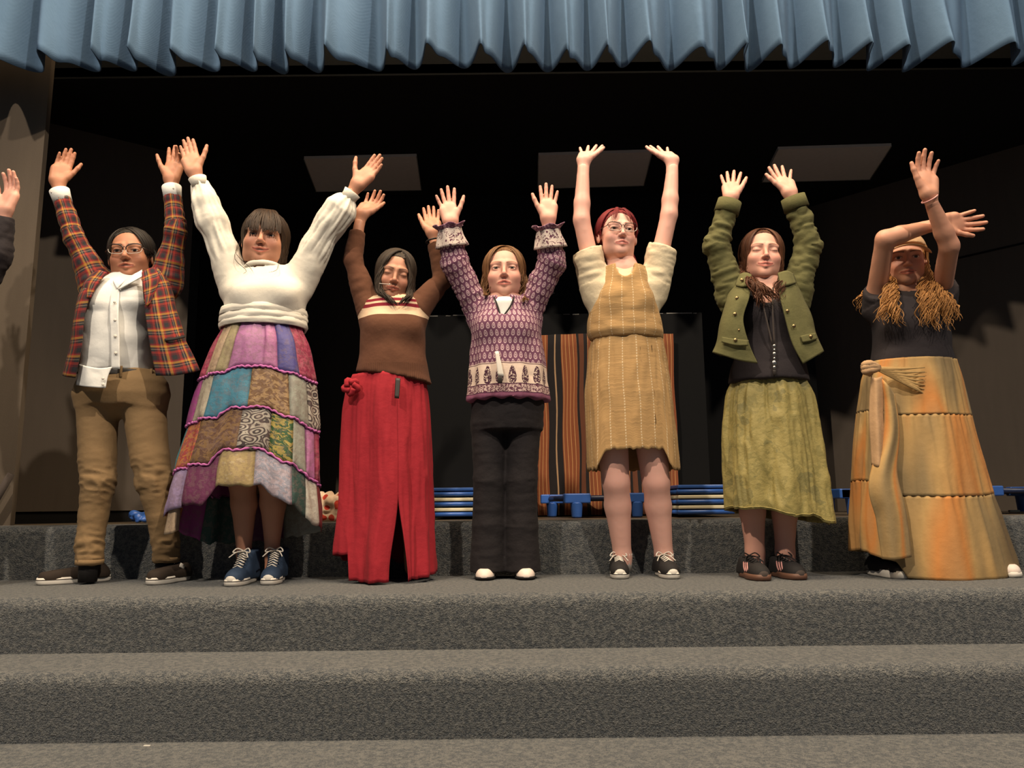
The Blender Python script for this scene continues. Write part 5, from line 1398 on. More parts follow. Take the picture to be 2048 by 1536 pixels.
# ---- brown sweater and red skirt
def p_sweater():
    Y = 3.14
    f = mkfig(Y, (791, 547, 10, -10, 9, 1.0), (788, 600),
        dict(L=((737, 612), (706, 520, -.01), (722, 430, .0)), R=((838, 610), (886, 560, .04), (866, 468, .03))),
        dict(L=((750, 860), (745, 1000), (745, 1118, .02)), R=((815, 860), (822, 1000), (826, 1112, .02))),
        [(600, 765, 815, .055), (630, 735, 840, .085), (700, 735, 840, .09), (760, 730, 840, .10), (850, 725, 850, .10)],
        armr=(.034, .030, .023), legr=(.075, .052, .046, .033),
        hands=dict(L=dict(d=(.36, .55, .70), n=(.2, -.8, .6), spread=.8, curl=(.3, .3, .3, .3), thumb=.35, tcurl=.5, sc=.98), R=dict(d=(-.10, .48, .85), n=(-.05, -.9, .45), spread=.6, curl=(.15, .12, .14, .2), thumb=.35, sc=1.0)))
    J = f.J; o = person((J['neck'][0], Y, 0), 'person with long dark hair in a brown sweater and long red skirt, eyes cast down')
    build_body(f, o, dict(smile=.1, openm=.2, face=.97, jaw=.92, nose=.95), SK_TAN, eyes=0)
    h = f.head
    hair('hair', o, h, M['hair_soft'], 31, 0, n=190, r=.0115, part=-.008, hairline=.040, length=.33, wave=.006, wl=.10, side_in=.15, front=128)
    curls(o, 'front_locks', [[h.w(.03, .07, .075), h.w(.062, .062, .0), h.w(.055, .072, -.075), at(778, 597, Y - .10), at(795, 612, Y - .115)], [h.w(-.03, .07, .075), h.w(-.062, .062, .0), h.w(-.070, .070, -.07), at(812, 596, Y - .10), at(796, 612, Y - .115)]], M['hair_soft'], 6, 22, .008, .0085, .005, .09, h.c)
    mic = bpy.data.objects.new('headset_microphone', None); link(mic, o)
    m = MB(); m.tube(smooth_line([h.w(.074, .03, -.045), h.w(.060, .075, -.052), h.w(.020, .099, -.050)], 8), .0017, 6); m.obj('boom', M['clearframe'], mic)
    m = MB(); m.ball(h.w(.016, .100, -.050), .0038); m.obj('capsule', M['clearframe'], mic)
    cx = at(787, 650, Y)[0]
    zl, zr = at(713, 752, Y)[2], at(860, 774, Y)[2]; z0 = at(787, 757, Y)[2]
    rows = rows3([(592, 752, 826, .066), (606, 728, 846, .088), (650, 721, 850, .112, -.004), (710, 719, 851, .118, -.004), (745, 712, 857, .122), (780, 706, 866, .124)], Y)
    s = SD().stack(rows, .02); bl = []
    s.ell(at(765, 655, Y - .07), (.05, .045, .045), k=.05); s.ell(at(812, 655, Y - .07), (.05, .045, .045), k=.05)
    for a, e_ in (('L', (715, 463, -.004)), ('R', (870, 486, .032))):
        sh, el = J['sh' + a], J['el' + a]; e = at(e_[0], e_[1], Y + e_[2])
        s.cone(sh - [0, 0, .05], sh + (el - sh) * .5, .036, .043, .04); s.cone(sh, el, .045, .040, .03); s.cone(el, e + nrm(e - el) * .03, .041, .034, .012); s.cutlocal(e, e - el, .08); bl += [(sh, el, .048), (el, e, .04)]
    s.cone(h.w(0, -.02, -.09), J['neck'] + [0, -.02, .0], .052, .056, .0, sub=True)
    s.cut((cx, Y, z0), nrm([-(zr - zl), 0, 0]) * 0 + nrm([(zr - zl), 0, -(at(860, 774, Y)[0] - at(713, 752, Y)[0])]))
    sw = garment('sweater', o, s, M['sweater'], .0062, bl, torso_dist(rows, .006), wr=.003, wscale=12, sleeve_wr=.0022, seed=8, cx=cx, cy=Y, z0=z0 - .003, unify=True)
    tag(sw, 'brown knit sweater with a striped cream band across the chest')
    ax = nrm(J['wrR'] - J['elR']); x_ = nrm(np.cross(ax, [0, 1, 0])); y_ = np.cross(ax, x_); c = at(868, 482, Y + .030); m = MB(); m.tube([c + (x_ * math.cos(t) + y_ * math.sin(t)) * .034 for t in np.linspace(0, 2 * math.pi, 25)], .004, 6, cap=False); m.obj('wrist_band', M['leather'], o)
    # skirt
    rows = rows3([(752, 712, 846, .108), (775, 700, 852, .118), (830, 692, 858, .130), (930, 688, 862, .135, -.01), (1040, 686, 864, .14, -.02), (1110, 680, 866, .145, -.03), (1156, 678, 868, .148, -.035)], Y)
    hem = lambda u: np.interp(((np.asarray(u) + .5) % 1) - .5, [-.5, -.33, -.20, -.135, -.125, 0, .2, .5], [.06, .06, .095, .10, .0, -.004, .012, .05]) + .004 * vnoise(np.stack([np.asarray(u) * 40, 0 * np.asarray(u), 0 * np.asarray(u)], 1), 1)
    base = skirt_fn(rows, [(6, .012, 1.2), (4, .013, .4), (11, .005, 2)], hem, 14, .35, 1.0, fine=.45)
    us = .055
    def fn(u, v, off=0.0):
        P = base(u, v, off); g = .055 * sstep(.58, 1.0, v)
        P[:, 0] += g * np.exp(-np.clip(u - us, 0, 1) / .035) * .75 - g * np.exp(-np.clip(1 + us - u, 0, 1) / .035) * .6
        return P
    skt = loft('skirt', o, fn, 200, 60, M['red'], closed=False, u0=us, u1=1 + us, thick=.003, uvfn=lambda u, v: (u * .9, -v * .85)); tag(skt, 'long red wrap skirt with a front slit')
    m = MB(); kc = at(704, 775, Y - .10)
    for i in range(5):
        a = i * 1.3; m.tube(smooth_line([kc + [.016 * math.cos(a), -.01, .020 * math.sin(a)], kc + [.030 * math.cos(a + .8), -.020, .030 * math.sin(a + .8)], kc + [.014 * math.cos(a + 1.9), -.026, .016 * math.sin(a + 1.9)]], 8), .012, 8)
    m.obj('knot', M['red'], skt)
    sheet('strap', o, [[(791, 756, -.142), (801, 757, -.142)], [(789, 796, -.158), (798, 797, -.158)]], Y, M['leather'], 4, 8, .0)
    st = dict(sole_mat=M['shoe_black'], mat=M['shoe_black'], toe=None, h=.045, sole=.018)
    for hp, tp in (((752, 1140), (742, 1160)), ((826, 1132), (826, 1156))):
        q = feet(o, *tp, hp[0], st, .038)
        c = on_floor(*tp) + [0, .085, .040]
        m = MB(); m.ball(c, (.026, .034, .020)); m.obj('instep', M['pink'], q)
    return o

# ---- printed tunic
def p_tunic():
    Y = 3.16
    f = mkfig(Y, (1008, 534, 0, 2, 0, 1.08), (1008, 595),
        dict(L=((950, 606), (910, 528, -.06), (902, 446, -.10)), R=((1064, 606), (1104, 525, -.06), (1096, 440, -.10))),
        dict(L=((975, 860), (977, 1000), (976, 1118, .02)), R=((1045, 860), (1042, 1000), (1044, 1118, .02))),
        [(596, 980, 1036, .055), (630, 955, 1062, .09), (700, 955, 1070, .10), (790, 945, 1075, .11), (850, 945, 1080, .11)],
        armr=(.039, .035, .027), legr=(.055, .045, .042, .032),
        hands=dict(L=dict(d=(-.18, .16, 1), n=(.1, -1, .15), spread=1.2, curl=(.08, .08, .08, .12), thumb=.6, sc=1.0), R=dict(d=(.04, .16, 1), n=(0, -1, .15), spread=.9, curl=(.05, .05, .05, .1), thumb=.55, sc=1.0)))
    J = f.J; o = person((J['neck'][0], Y, 0), 'person with brown hair in a purple printed tunic and black flared trousers')
    build_body(f, o, dict(smile=.0, openm=.45, face=1.05, jaw=1.0, nose=.9), SK_FAIR, eyes=.62, browcol=(.20, .09, .05))
    h = f.head
    hair('hair', o, h, M['hair_brown'], 41, 0, n=150, r=.0105, part=.0, hairline=.034, length=.27, wave=.012, wl=.07, side_in=.1, front=132)
    curls(o, 'side_locks', [[h.w(-.060, .02, .05), h.w(-.084, .02, -.03), h.w(-.082, .04, -.10), at(1048, 605, Y - .135)]], M['hair_brown'], 8, 20, .009, .009, .005, .08, h.c)
    curls(o, 'side_locks', [[h.w(.064, .015, .04), h.w(.082, .02, -.03), h.w(.074, .04, -.09), at(972, 590, Y - .12)]], M['hair_brown'], 9, 14, .007, .009, .005, .08, h.c)
    # white undershirt
    s = SD(); s.stack(rows3([(602, 985, 1034, .080), (612, 970, 1046, .100), (650, 975, 1042, .105)], Y - .006), .01); P, Q = s.mesh(.006); us = mesh_obj('undershirt', relax(P, Q, 2), Q, M['white_shirt'], o)
    cx = at(1012, 700, Y)[0]; z0 = at(1016, 800, Y)[2]
    rows = rows3([(596, 968, 1046, .078), (612, 948, 1070, .100), (650, 942, 1080, .125, -.004), (700, 940, 1088, .136, -.004), (760, 937, 1094, .142, -.004), (804, 933, 1100, .146)], Y)
    s = SD().stack(rows, .02); bl = []
    s.ell(at(985, 655, Y - .08), (.06, .06, .055), k=.05); s.ell(at(1035, 655, Y - .08), (.06, .06, .055), k=.05)
    for a, e_ in (('L', (901, 468, -.09)), ('R', (1098, 470, -.09))):
        sh, el = J['sh' + a], J['el' + a]; e = at(e_[0], e_[1], Y + e_[2])
        s.cone(sh - [0, 0, .06], sh + (el - sh) * .5, .038, .052, .045); s.cone(sh, el, .050, .058, .03); s.cone(el, e, .060, .052, .02); s.cutlocal(e, e - el, .09); bl += [(sh, el, .062), (el, e, .058)]
    s.cone(h.w(0, -.02, -.09), J['neck'] + [0, -.02, .0], .052, .056, .0, sub=True)
    nk = at(1008, 590, Y - .1); s.ell(np.array([nk[0], Y - .11, nk[2] - .012]), (.028, .06, .075), k=.004, sub=True)
    def vf(P, N):
        an = np.arctan2(P[:, 0] - cx, -(P[:, 1] - Y)); z = P[:, 2]; k = sstep(z0 + .40, z0 + .1, z)
        return k * .007 * np.sin(an * 11 + 1.5 * vnoise(P, 4)) * .7
    tn = garment('tunic', o, s, M['paisley'], .0062, bl, torso_dist(rows), wr=.0035, wscale=15, sleeve_wr=.0055, seed=12, cx=cx, cy=Y, z0=z0, extra=vf); tag(tn, 'purple block-printed tunic with a pale flowered hem border')
    k = NT('cuff_print'); u, x, y = k.uv(); v = k.obj(); cu = k.out(k.mix(k.mt('GREATER_THAN', k.noise(v, 85, 2, .5, 1.0), .56), (.56, .46, .40), (.10, .03, .055)), .85, .2, .2)
    k = NT('ruffle_print'); v = k.obj(); ru = k.out(k.mix(k.mt('GREATER_THAN', k.noise(v, 110, 2), .55), (.14, .05, .09), (.36, .20, .25)), .85, .2, .2)
    for a, e_ in (('L', (901, 468, -.09)), ('R', (1098, 470, -.09))):
        e = at(e_[0], e_[1], Y + e_[2]); ax = nrm(e - J['el' + a]); x_ = nrm(np.cross(ax, [0, 1, 0])); y_ = np.cross(ax, x_)
        def band(u, v, e=e, ax=ax, x_=x_, y_=y_):
            th = u * 2 * math.pi; r = .067 - .022 * v + .003 * np.sin(th * 5 + v * 3); return e + ax * (-.055 + v * .075)[:, None] + (x_ * np.cos(th)[:, None] + y_ * np.sin(th)[:, None]) * r[:, None]
        loft('cuff', tn, band, 40, 8, cu, thick=.005)
        def ruf(u, v, e=e, ax=ax, x_=x_, y_=y_):
            th = u * 2 * math.pi; r = .038 + .022 * v + .009 * v * np.sin(th * 7 + 1) + .004 * v * np.sin(th * 3); return e + ax * (.012 + v * .026 + .006 * v * np.sin(th * 5))[:, None] + (x_ * np.cos(th)[:, None] + y_ * np.sin(th)[:, None]) * r[:, None]
        loft('ruffle', tn, ruf, 60, 6, ru, thick=.003)
    for sgn in (-1, 1):
        m = MB(); m.tube(smooth_line([at(1008 + sgn * 20, 594, Y - .085), at(1008 + sgn * 13, 612, Y - .115), at(1004 + sgn * 3, 632, Y - .128)], 10), .0035, 6); m.obj('neck_binding', M['lining'], tn)
    tg = bpy.data.objects.new('clip_tag', None); link(tg, o)
    sheet('tag_strip', tg, [[(990, 703, -.158), (997, 702, -.158)], [(993, 728, -.163), (1003, 728, -.163)], [(996, 752, -.165), (1008, 753, -.165)]], Y, M['rubber'], 4, 8, .001)
    m = MB(); m.box(at(1000, 760, Y - .168), (.018, .010, .026)); m.obj('clip', M['leather'], tg, bevel=.002)
    # trousers
    s = SD(); bl = []
    s.stack(rows3([(780, 942, 1090, .115), (830, 942, 1088, .118), (862, 944, 1086, .11)], Y), .02)
    for pts in ([(977, 850, .073, 0), (978, 960, .064, -.01), (977, 1050, .066, 0), (975, 1150, .074, .0)], [(1047, 850, .073, 0), (1043, 960, .064, -.01), (1043, 1050, .066, 0), (1046, 1150, .074, .0)]):
        Q_ = [at(a, b, Y + d) for a, b, r, d in pts]; Q_[-1][2] = .012
        for i in range(3): s.cone(Q_[i], Q_[i + 1], pts[i][2], pts[i + 1][2], .015); bl.append((Q_[i], Q_[i + 1], .06))
        s.cutlocal(Q_[-1] + [0, 0, .012], (0, 0, -1), .12)
    tr = garment('trousers', o, s, M['blackcloth'], .006, bl, None, wr=.002, sleeve_wr=.002, seed=2, cx=cx, cy=Y); tag(tr, 'black crepe flared trousers')
    st = dict(sole_mat=M['shoe_black'], mat=M['whiteshoe'], toe=M['whiteshoe'], h=.04, sole=.014)
    feet(o, 968, 1162, 974, st, .044); feet(o, 1053, 1161, 1046, st, .044)
    return o

# ---- olive army jacket
def p_army():
    Y = 3.1
    f = mkfig(Y, (1532, 498, -7, 3, 4, 1.06), (1530, 565),
        dict(L=((1462, 578), (1433, 490, -.03), (1462, 396, -.05)), R=((1592, 572), (1618, 492, -.03), (1580, 388, -.05))),
        dict(L=((1500, 840), (1505, 985), (1510, 1105, .03)), R=((1575, 840), (1572, 985), (1570, 1105, .03))),
        [(566, 1500, 1560, .055), (600, 1478, 1582, .085), (680, 1476, 1592, .095), (760, 1470, 1604, .105), (840, 1465, 1612, .11)],
        armr=(.038, .034, .026), legr=(.078, .054, .050, .036),
        hands=dict(L=dict(d=(.16, .42, .85), n=(-.05, -.88, .45), spread=1.3, curl=(.08, .05, .05, .1), thumb=.45, sc=.98), R=dict(d=(-.14, .38, .88), n=(.05, -.9, .4), spread=1.6, curl=(.08, .05, .05, .1), thumb=.7, sc=1.0)))
    J = f.J; o = person((J['neck'][0], Y, 0), 'person with long brown hair in an olive army jacket and yellow-green skirt, eyes closed')
    build_body(f, o, dict(smile=.75, openm=.3, face=1.02, jaw=.98), SK_FAIR, eyes=0, browcol=(.10, .045, .025), legs_vis=True)
    h = f.head
    hair('hair', o, h, M['hair_auburn'], 51, 0, n=160, r=.0110, part=.004, hairline=.032, length=.30, wave=.006, wl=.09, side_in=.3, front=130)
    curls(o, 'front_curls', [[h.w(.072, .0, -.02), h.w(.078, .02, -.07), at(1500, 560, Y - .12), at(1516, 585, Y - .155), at(1524, 618, Y - .15)], [h.w(.070, -.01, -.03), h.w(.070, .03, -.085), at(1512, 566, Y - .13), at(1538, 586, Y - .160), at(1554, 604, Y - .155)], [h.w(-.072, -.01, -.02), h.w(-.074, .01, -.08), at(1562, 566, Y - .11), at(1560, 600, Y - .14)]], M['hair_auburn'], 9, 26, .011, .0066, .009, .07, h.c)
    # dark top
    cx = at(1535, 680, Y)[0]
    rows = rows3([(580, 1492, 1572, .085), (620, 1482, 1588, .112, -.004), (690, 1476, 1598, .118, -.004), (740, 1461, 1613, .134), (767, 1456, 1618, .140)], Y)
    s = SD().stack(rows, .02); s.ell(at(1510, 625, Y - .07), (.05, .05, .05), k=.05); s.ell(at(1562, 625, Y - .07), (.05, .05, .05), k=.05)
    nk = at(1532, 575, Y - .1); s.ell(np.array([nk[0], Y - .10, nk[2]]), (.050, .07, .065), k=.006, sub=True)
    tp = garment('top', o, s, M['charcoal'], .006, wr=.0045, wscale=13, cx=cx, cy=Y, seed=3); tag(tp, 'charcoal sleeveless top')
    ln = bpy.data.objects.new('lanyard', None); link(ln, o)
    for a, b in ((1519, 1545), (1546, 1549)):
        m = MB(); m.tube(smooth_line([at(a, 575, Y - .10), at((a + b) / 2 - 2, 625, Y - .140), at(b, 690, Y - .142)], 12), .0035, 6, flat=((0, 1, 0), .4)); m.obj('cord', M['grey_suede'], ln)
    for i, (py, r) in enumerate(((692, .007), (700, .0055), (708, .008), (717, .0055), (726, .010), (735, .007))):
        m = MB(); m.ball(at(1549, py, Y - .145), (r, .004, r * 1.1)); m.obj('charm', M['metal'], ln)
    m = MB(); m.box(at(1549, 745, Y - .145), (.013, .006, .020)); m.obj('fob', M['leather'], ln, bevel=.002)
    # jacket
    j = bpy.data.objects.new('jacket', None); link(j, o); tag(j, 'open olive canvas jacket with brass buttons')
    for a, sgn, e_ in (('L', -1, (1459, 404, -.05)), ('R', 1, (1586, 396, -.05))):
        s = SD(); sh, el = J['sh' + a], J['el' + a]; e = at(e_[0], e_[1], Y + e_[2])
        s.cone(sh - [0, 0, .06], sh + (el - sh) * .4, .060, .057, .03); s.cone(sh, el, .058, .056, .02); s.cone(el, e, .056, .046, .015); s.cone(e, e + nrm(e - el) * .04, .048, .047, .01)
        s.cone(sh - [0, 0, .03], J['neck'] + [sgn * .045, .03, -.02], .055, .045, .04); s.cutlocal(e, e - el, .09)
        sl = garment('sleeve', j, s, M['army'], .0060, [(sh, el, .05), (el, e, .05)], None, sleeve_wr=.0085, seed=5 if a == 'L' else 15)
        ax = nrm(e - el); m = MB(); m.tube([e - ax * .050, e - ax * .025, e + ax * .004], [.0515, .0505, .0495], 24, cap=False); q = m.obj('cuff', M['army'], j); q.modifiers.new('t', 'SOLIDIFY').thickness = .005
    A = M['army']
    sheet('front_panel', j, [[(1503, 552, -.09), (1488, 552, -.08), (1470, 562, -.03), (1460, 580, .05)], [(1499, 592, -.135), (1476, 594, -.13), (1456, 600, -.07), (1455, 605, .06)], [(1486, 640, -.15), (1464, 642, -.148), (1442, 645, -.09), (1448, 650, .07)], [(1499, 690, -.155), (1470, 688, -.152), (1436, 682, -.10), (1446, 690, .07)], [(1515, 727, -.15), (1475, 720, -.155), (1427, 705, -.10), (1442, 712, .06)]], Y, A, 36, 40, .005, 14, .007, 4)
    sheet('front_panel', j, [[(1556, 548, -.09), (1572, 548, -.08), (1590, 556, -.03), (1600, 575, .05)], [(1560, 592, -.135), (1582, 590, -.13), (1604, 592, -.07), (1608, 600, .06)], [(1571, 640, -.15), (1596, 638, -.145), (1622, 636, -.09), (1620, 645, .07)], [(1586, 690, -.155), (1608, 686, -.15), (1634, 678, -.10), (1630, 685, .07)], [(1606, 728, -.15), (1626, 716, -.152), (1647, 703, -.10), (1638, 710, .06)]], Y, A, 36, 40, .005, 14, .007, 9)
    sheet('back_panel', j, [[(1458, 585, .05), (1500, 580, .12), (1560, 580, .12), (1602, 580, .05)], [(1446, 650, .07), (1500, 650, .14), (1570, 650, .14), (1622, 650, .07)], [(1440, 712, .06), (1500, 715, .14), (1580, 715, .14), (1640, 710, .06)]], Y, A, 30, 12, .004, 14)
    for g in ([[(1503, 550, -.10), (1490, 546, -.08), (1478, 550, -.05)], [(1502, 572, -.13), (1484, 574, -.125), (1472, 572, -.09)]], [[(1556, 546, -.10), (1574, 542, -.08), (1586, 548, -.05)], [(1562, 574, -.13), (1580, 570, -.12), (1592, 566, -.085)]]):
        sheet('collar', j, g, Y, A, 10, 8, .002, thick=.007)
    sheet('pocket_flap', j, [[(1444, 674, -.142), (1468, 678, -.166), (1497, 681, -.168)], [(1443, 684, -.146), (1470, 691, -.170), (1496, 691, -.172)]], Y, A, 12, 5, .001, thick=.006)
    sheet('pocket_flap', j, [[(1601, 672, -.164), (1618, 668, -.150), (1630, 666, -.125)], [(1606, 685, -.168), (1622, 682, -.154), (1634, 678, -.13)]], Y, A, 12, 5, .001, thick=.006)
    for n_, p in enumerate(((1484, 560, -.118), (1474, 596, -.142), (1470, 628, -.158), (1478, 660, -.163), (1471, 680, -.174), (1575, 622, -.156), (1588, 652, -.163), (1622, 673, -.158))): buttons(j, [at(p[0], p[1], Y + p[2])], .0075 if n_ not in (3,) else .004, M['brass'])
    # skirt
    rows = rows3([(754, 1472, 1602, .104), (790, 1459, 1622, .124), (860, 1453, 1636, .138), (950, 1455, 1650, .145, -.01), (1024, 1462, 1658, .148, -.02)], Y)
    hem = lambda u: np.interp(((np.asarray(u) + .5) % 1) - .5, [-.5, -.25, -.07, 0, .07, .12, .25, .5], [-.03, .015, .012, -.018, -.012, -.04, -.05, -.03]) + .003 * vnoise(np.stack([np.asarray(u) * 40, 0 * np.asarray(u), 0 * np.asarray(u)], 1), 1)
    fn = skirt_fn(rows, [(7, .013, .8), (12, .006, 2.2), (24, .002, 0)], hem, 22, .30, .9, fine=.7)
    sk = loft('skirt', o, fn, 220, 60, M['damask'], thick=.003, uvfn=lambda u, v: (u * .95, -v * .6)); tag(sk, 'yellow-green damask skirt gathered at the waist')
    m = MB(); u = np.linspace(0, 1, 121); m.tube(fn(u, np.full(121, .985), .002), .0022, 5, cap=False); m.obj('hem_stitching', M['damask'], sk)
    st = dict(sole_mat=M['gum'], mat=M['shoe_black'], toe=M['grey_suede'], lace=M['shoe_black'], stripes=M['pink'], h=.058, sole=.024, nlace=5)
    feet(o, 1530, 1163, 1506, st, .046); feet(o, 1604, 1161, 1568, st, .046)
    for a in 'LR':
        m = MB(); p = J['an' + a]; m.tube([p + [0, 0, .012], p * [1, 1, 0] + [0, .0, .02]], [.040, .036], 14); m.obj('sock', M['sock'], o)
    return o

# ---- cap, black tee and dyed skirt
def p_cap():
    Y = 3.1
    f = mkfig(Y, (1815, 513, -20, -2, 1, 1.05), (1812, 585),
        dict(L=((1752, 592), (1770, 478, -.19), (1878, 447, -.20)), R=((1882, 585), (1899, 492, -.22), (1857, 392, -.31))),
        dict(L=((1790, 850), (1785, 990), (1775, 1110, .02)), R=((1870, 850), (1910, 990), (1950, 1105, .02))),
        [(585, 1785, 1840, .055), (610, 1755, 1878, .085), (680, 1758, 1888, .095), (740, 1755, 1898, .105), (850, 1750, 1910, .11)],
        armr=(.040, .036, .025), legr=(.08, .056, .05, .036),
        hands=dict(L=dict(d=(1, .10, .06), n=(0, -1, -.1), side=1, spread=.9, curl=(.25, .25, .25, .3), thumb=.35, sc=1.08), R=dict(d=(.02, .10, 1), n=(.1, -1, .05), spread=.9, curl=(.22, .2, .2, .25), thumb=.45, sc=1.10)))
    J = f.J; o = person((J['neck'][0], Y, 0), 'person in a visored cap, black tee and tied orange dyed skirt, arms crossed overhead')
    build_body(f, o, dict(smile=.35, openm=.1, face=1.0, jaw=.95), SK_MID, eyes=.75)
    h = f.head
    hair('hair', o, h, M['hair_gold'], 61, 0, n=110, r=.0105, part=.0, hairline=.045, length=.30, wave=.012, wl=.06, side_in=.0, front=100)
    curls(o, 'long_curls', [[h.w(.080, .0, -.01), at(1776, 562, Y - .05), at(1776, 600, Y - .12), at(1762, 650, Y - .15)], [h.w(.078, .0, -.02), at(1784, 568, Y - .07), at(1788, 608, Y - .14), at(1800, 656, Y - .155)],
        [h.w(-.080, .0, -.01), at(1850, 562, Y - .06), at(1864, 602, Y - .13), at(1870, 666, Y - .155)], [h.w(-.082, -.01, -.01), at(1862, 562, Y - .06), at(1888, 602, Y - .13), at(1896, 664, Y - .14)], [h.w(-.078, .01, -.02), at(1846, 567, Y - .07), at(1850, 608, Y - .14), at(1850, 655, Y - .16)], [h.w(-.07, -.03, -.02), at(1874, 575, Y - .04), at(1902, 608, Y - .09), at(1910, 645, Y - .10)]], M['hair_gold'], 10, 30, .012, .0060, .011, .065, h.c)
    curls(o, 'flying_lock', [[h.w(.07, -.04, -.03), at(1745, 575, Y + .06), at(1720, 595, Y + .05), at(1712, 630, Y + .03)]], M['hair_gold'], 12, 8, .010, .006, .008, .05, h.c)
    cp_ = bpy.data.objects.new('cap', None); link(cp_, o); tag(cp_, 'peach cap with a curved visor')
    s = SD(); s.ell(h.w(0, -.012, .040), np.array([.084, .101, .088]) * h.s, h.R); s.cut(h.w(0, 0, .048), h.R @ np.array([0, .12, -1.0])); P, Q = s.mesh(.004); mesh_obj('crown', relax(P, Q, 1), Q, M['orange_tie'], cp_)
    V = []; n = 24
    for k, (rr, dz) in enumerate(((1.0, 0), (1.28, -.004), (1.58, -.012))):
        for i in range(n + 1):
            a = math.radians(-68 + 136 * i / n); V.append(h.w(.082 * math.sin(a) * (1 + (rr - 1) * .35), -.006 + .096 * math.cos(a) * rr, .046 + dz - .020 * math.sin(a) ** 2))
    q = mesh_obj('visor', V, [(j * (n + 1) + i, j * (n + 1) + i + 1, (j + 1) * (n + 1) + i + 1, (j + 1) * (n + 1) + i) for j in range(2) for i in range(n)], M['orange_tie'], cp_); q.modifiers.new('t', 'SOLIDIFY').thickness = .004
    # tee
    cx = at(1822, 660, Y)[0]
    rows = rows3([(588, 1772, 1858, .070), (604, 1752, 1880, .092), (640, 1748, 1892, .118, -.004), (690, 1748, 1899, .120), (728, 1744, 1905, .120)], Y)
    s = SD().stack(rows, .02); bl = []
    s.ell(at(1795, 650, Y - .07), (.055, .055, .05), k=.05); s.ell(at(1855, 648, Y - .07), (.055, .055, .05), k=.05)
    for a in 'LR':
        sh, el = J['sh' + a], J['el' + a]; e = sh + (el - sh) * .30
        s.cone(sh - [0, 0, .05], e, .060, .058, .045); s.cutlocal(sh + (el - sh) * (.13 if a == 'L' else .2), el - sh, .10); bl.append((sh, e, .05))
    s.cone(h.w(0, -.02, -.09), J['neck'] + [0, -.02, .01], .050, .054, .0, sub=True)
    te = garment('tee', o, s, M['charcoal'], .0062, bl, torso_dist(rows), wr=.005, wscale=11, sleeve_wr=.003, seed=4, cx=cx, cy=Y); tag(te, 'black short-sleeved tee')
    m = MB(); w = J['wrR']; ax = nrm(J['wrR'] - J['elR']); x_ = nrm(np.cross(ax, [0, 1, 0])); y_ = np.cross(ax, x_)
    m.tube([w - ax * .012 + (x_ * math.cos(t) + y_ * math.sin(t)) * .029 + ax * .004 * math.sin(t) for t in np.linspace(0, 2 * math.pi, 25)], .0028, 6, cap=False); m.obj('bracelet', M['pink'], o)
    # skirt with three gathered tiers
    sk = bpy.data.objects.new('dyed_skirt', None); link(sk, o); tag(sk, 'tiered skirt dyed orange, gold and olive, knotted at the waist')
    rows = rows3([(724, 1740, 1905, .118), (760, 1732, 1914, .128), (830, 1727, 1926, .138), (900, 1724, 1942, .145, -.005), (1000, 1722, 1968, .15, -.015), (1080, 1720, 1995, .155, -.025), (1150, 1724, 2014, .158, -.03)], Y)
    hem = lambda u: np.interp(((np.asarray(u) + .5) % 1) - .5, [-.5, -.25, -.20, -.12, -.10, .0, .12, .25, .5], [.06, .10, .095, .06, .0, -.006, -.004, .02, .05])
    fn = skirt_fn(rows, [(6, .013, .5), (10, .006, 1.2), (26, .002, 0)], hem, 33, .12, 1.0, fine=.35)
    for k, (v0, v1) in enumerate(((0, .27), (.27, .64), (.64, 1.0))):
        def pf(u, v, v0=v0, v1=v1, k=k):
            t = (v - v0) / (v1 - v0); th = u * 2 * math.pi
            return fn(u, v - .05 * np.sin(th) * 0 , .004 * k + .003 * np.sin(th * 46) * np.exp(-t * 5) * (k > 0) + .006 * np.clip(t, 0, 1))
        loft('tier', sk, pf, 230, 26, M['dye'], thick=.003, v0=v0, v1=v1, uvfn=lambda u, v, k=k: (u * .95 + k * .37, -v * .85 + k * 1.3))
    kc = at(1752, 738, Y - .13); m = MB()
    for i in range(6):
        a = -.6 + i * .9; m.tube(smooth_line([kc + [.010, 0, .004], kc + [-.030 + .012 * math.cos(a), -.012, .018 * math.sin(a) + .004], kc + [-.048, -.004, .014 * math.sin(a)], kc + [-.018, .006, -.02 * math.cos(a)]], 10), .0135, 8)
    m.obj('knot', M['orange_tie'], sk)
    m = MB()
    for i in range(7):
        m.tube(smooth_line([kc + [.004, -.006, 0], at(1790 + 6 * i, 738 + 6 * i, Y - .146), at(1850, 735 + 9 * i, Y - .146 + .003 * i)], 10), [.009] * 5 + [.007, .006, .004, .003, .002], 8, flat=((0, 1, 0), .35))
    m.obj('waist_gathers', M['dye'], sk)
    sheet('hanging_tail', sk, [[(1742, 752, -.13), (1752, 756, -.155), (1764, 752, -.14)], [(1738, 840, -.14), (1755, 842, -.172), (1768, 840, -.15)], [(1744, 930, -.15), (1758, 934, -.18), (1766, 926, -.16)]], Y, M['orange_tie'], 14, 30, .004, 14)
    sheet('hanging_tail', sk, [[(1762, 756, -.14), (1776, 770, -.165), (1790, 790, -.155)], [(1768, 850, -.15), (1786, 860, -.18), (1800, 870, -.165)], [(1738, 960, -.16), (1766, 958, -.20), (1795, 950, -.18)], [(1752, 1040, -.17), (1782, 1040, -.21), (1814, 1035, -.185)], [(1764, 1118, -.18), (1790, 1120, -.215), (1824, 1114, -.19)]], Y, M['dye'], 20, 50, .005, 12, seed=3, uvoff=(.235, 0))
    st = dict(sole_mat=M['rubber'], mat=M['shoe_black'], lace=M['shoe_black'], h=.052, sole=.03, nlace=4)
    feet(o, 1812, 1159, 1770, st, .042)
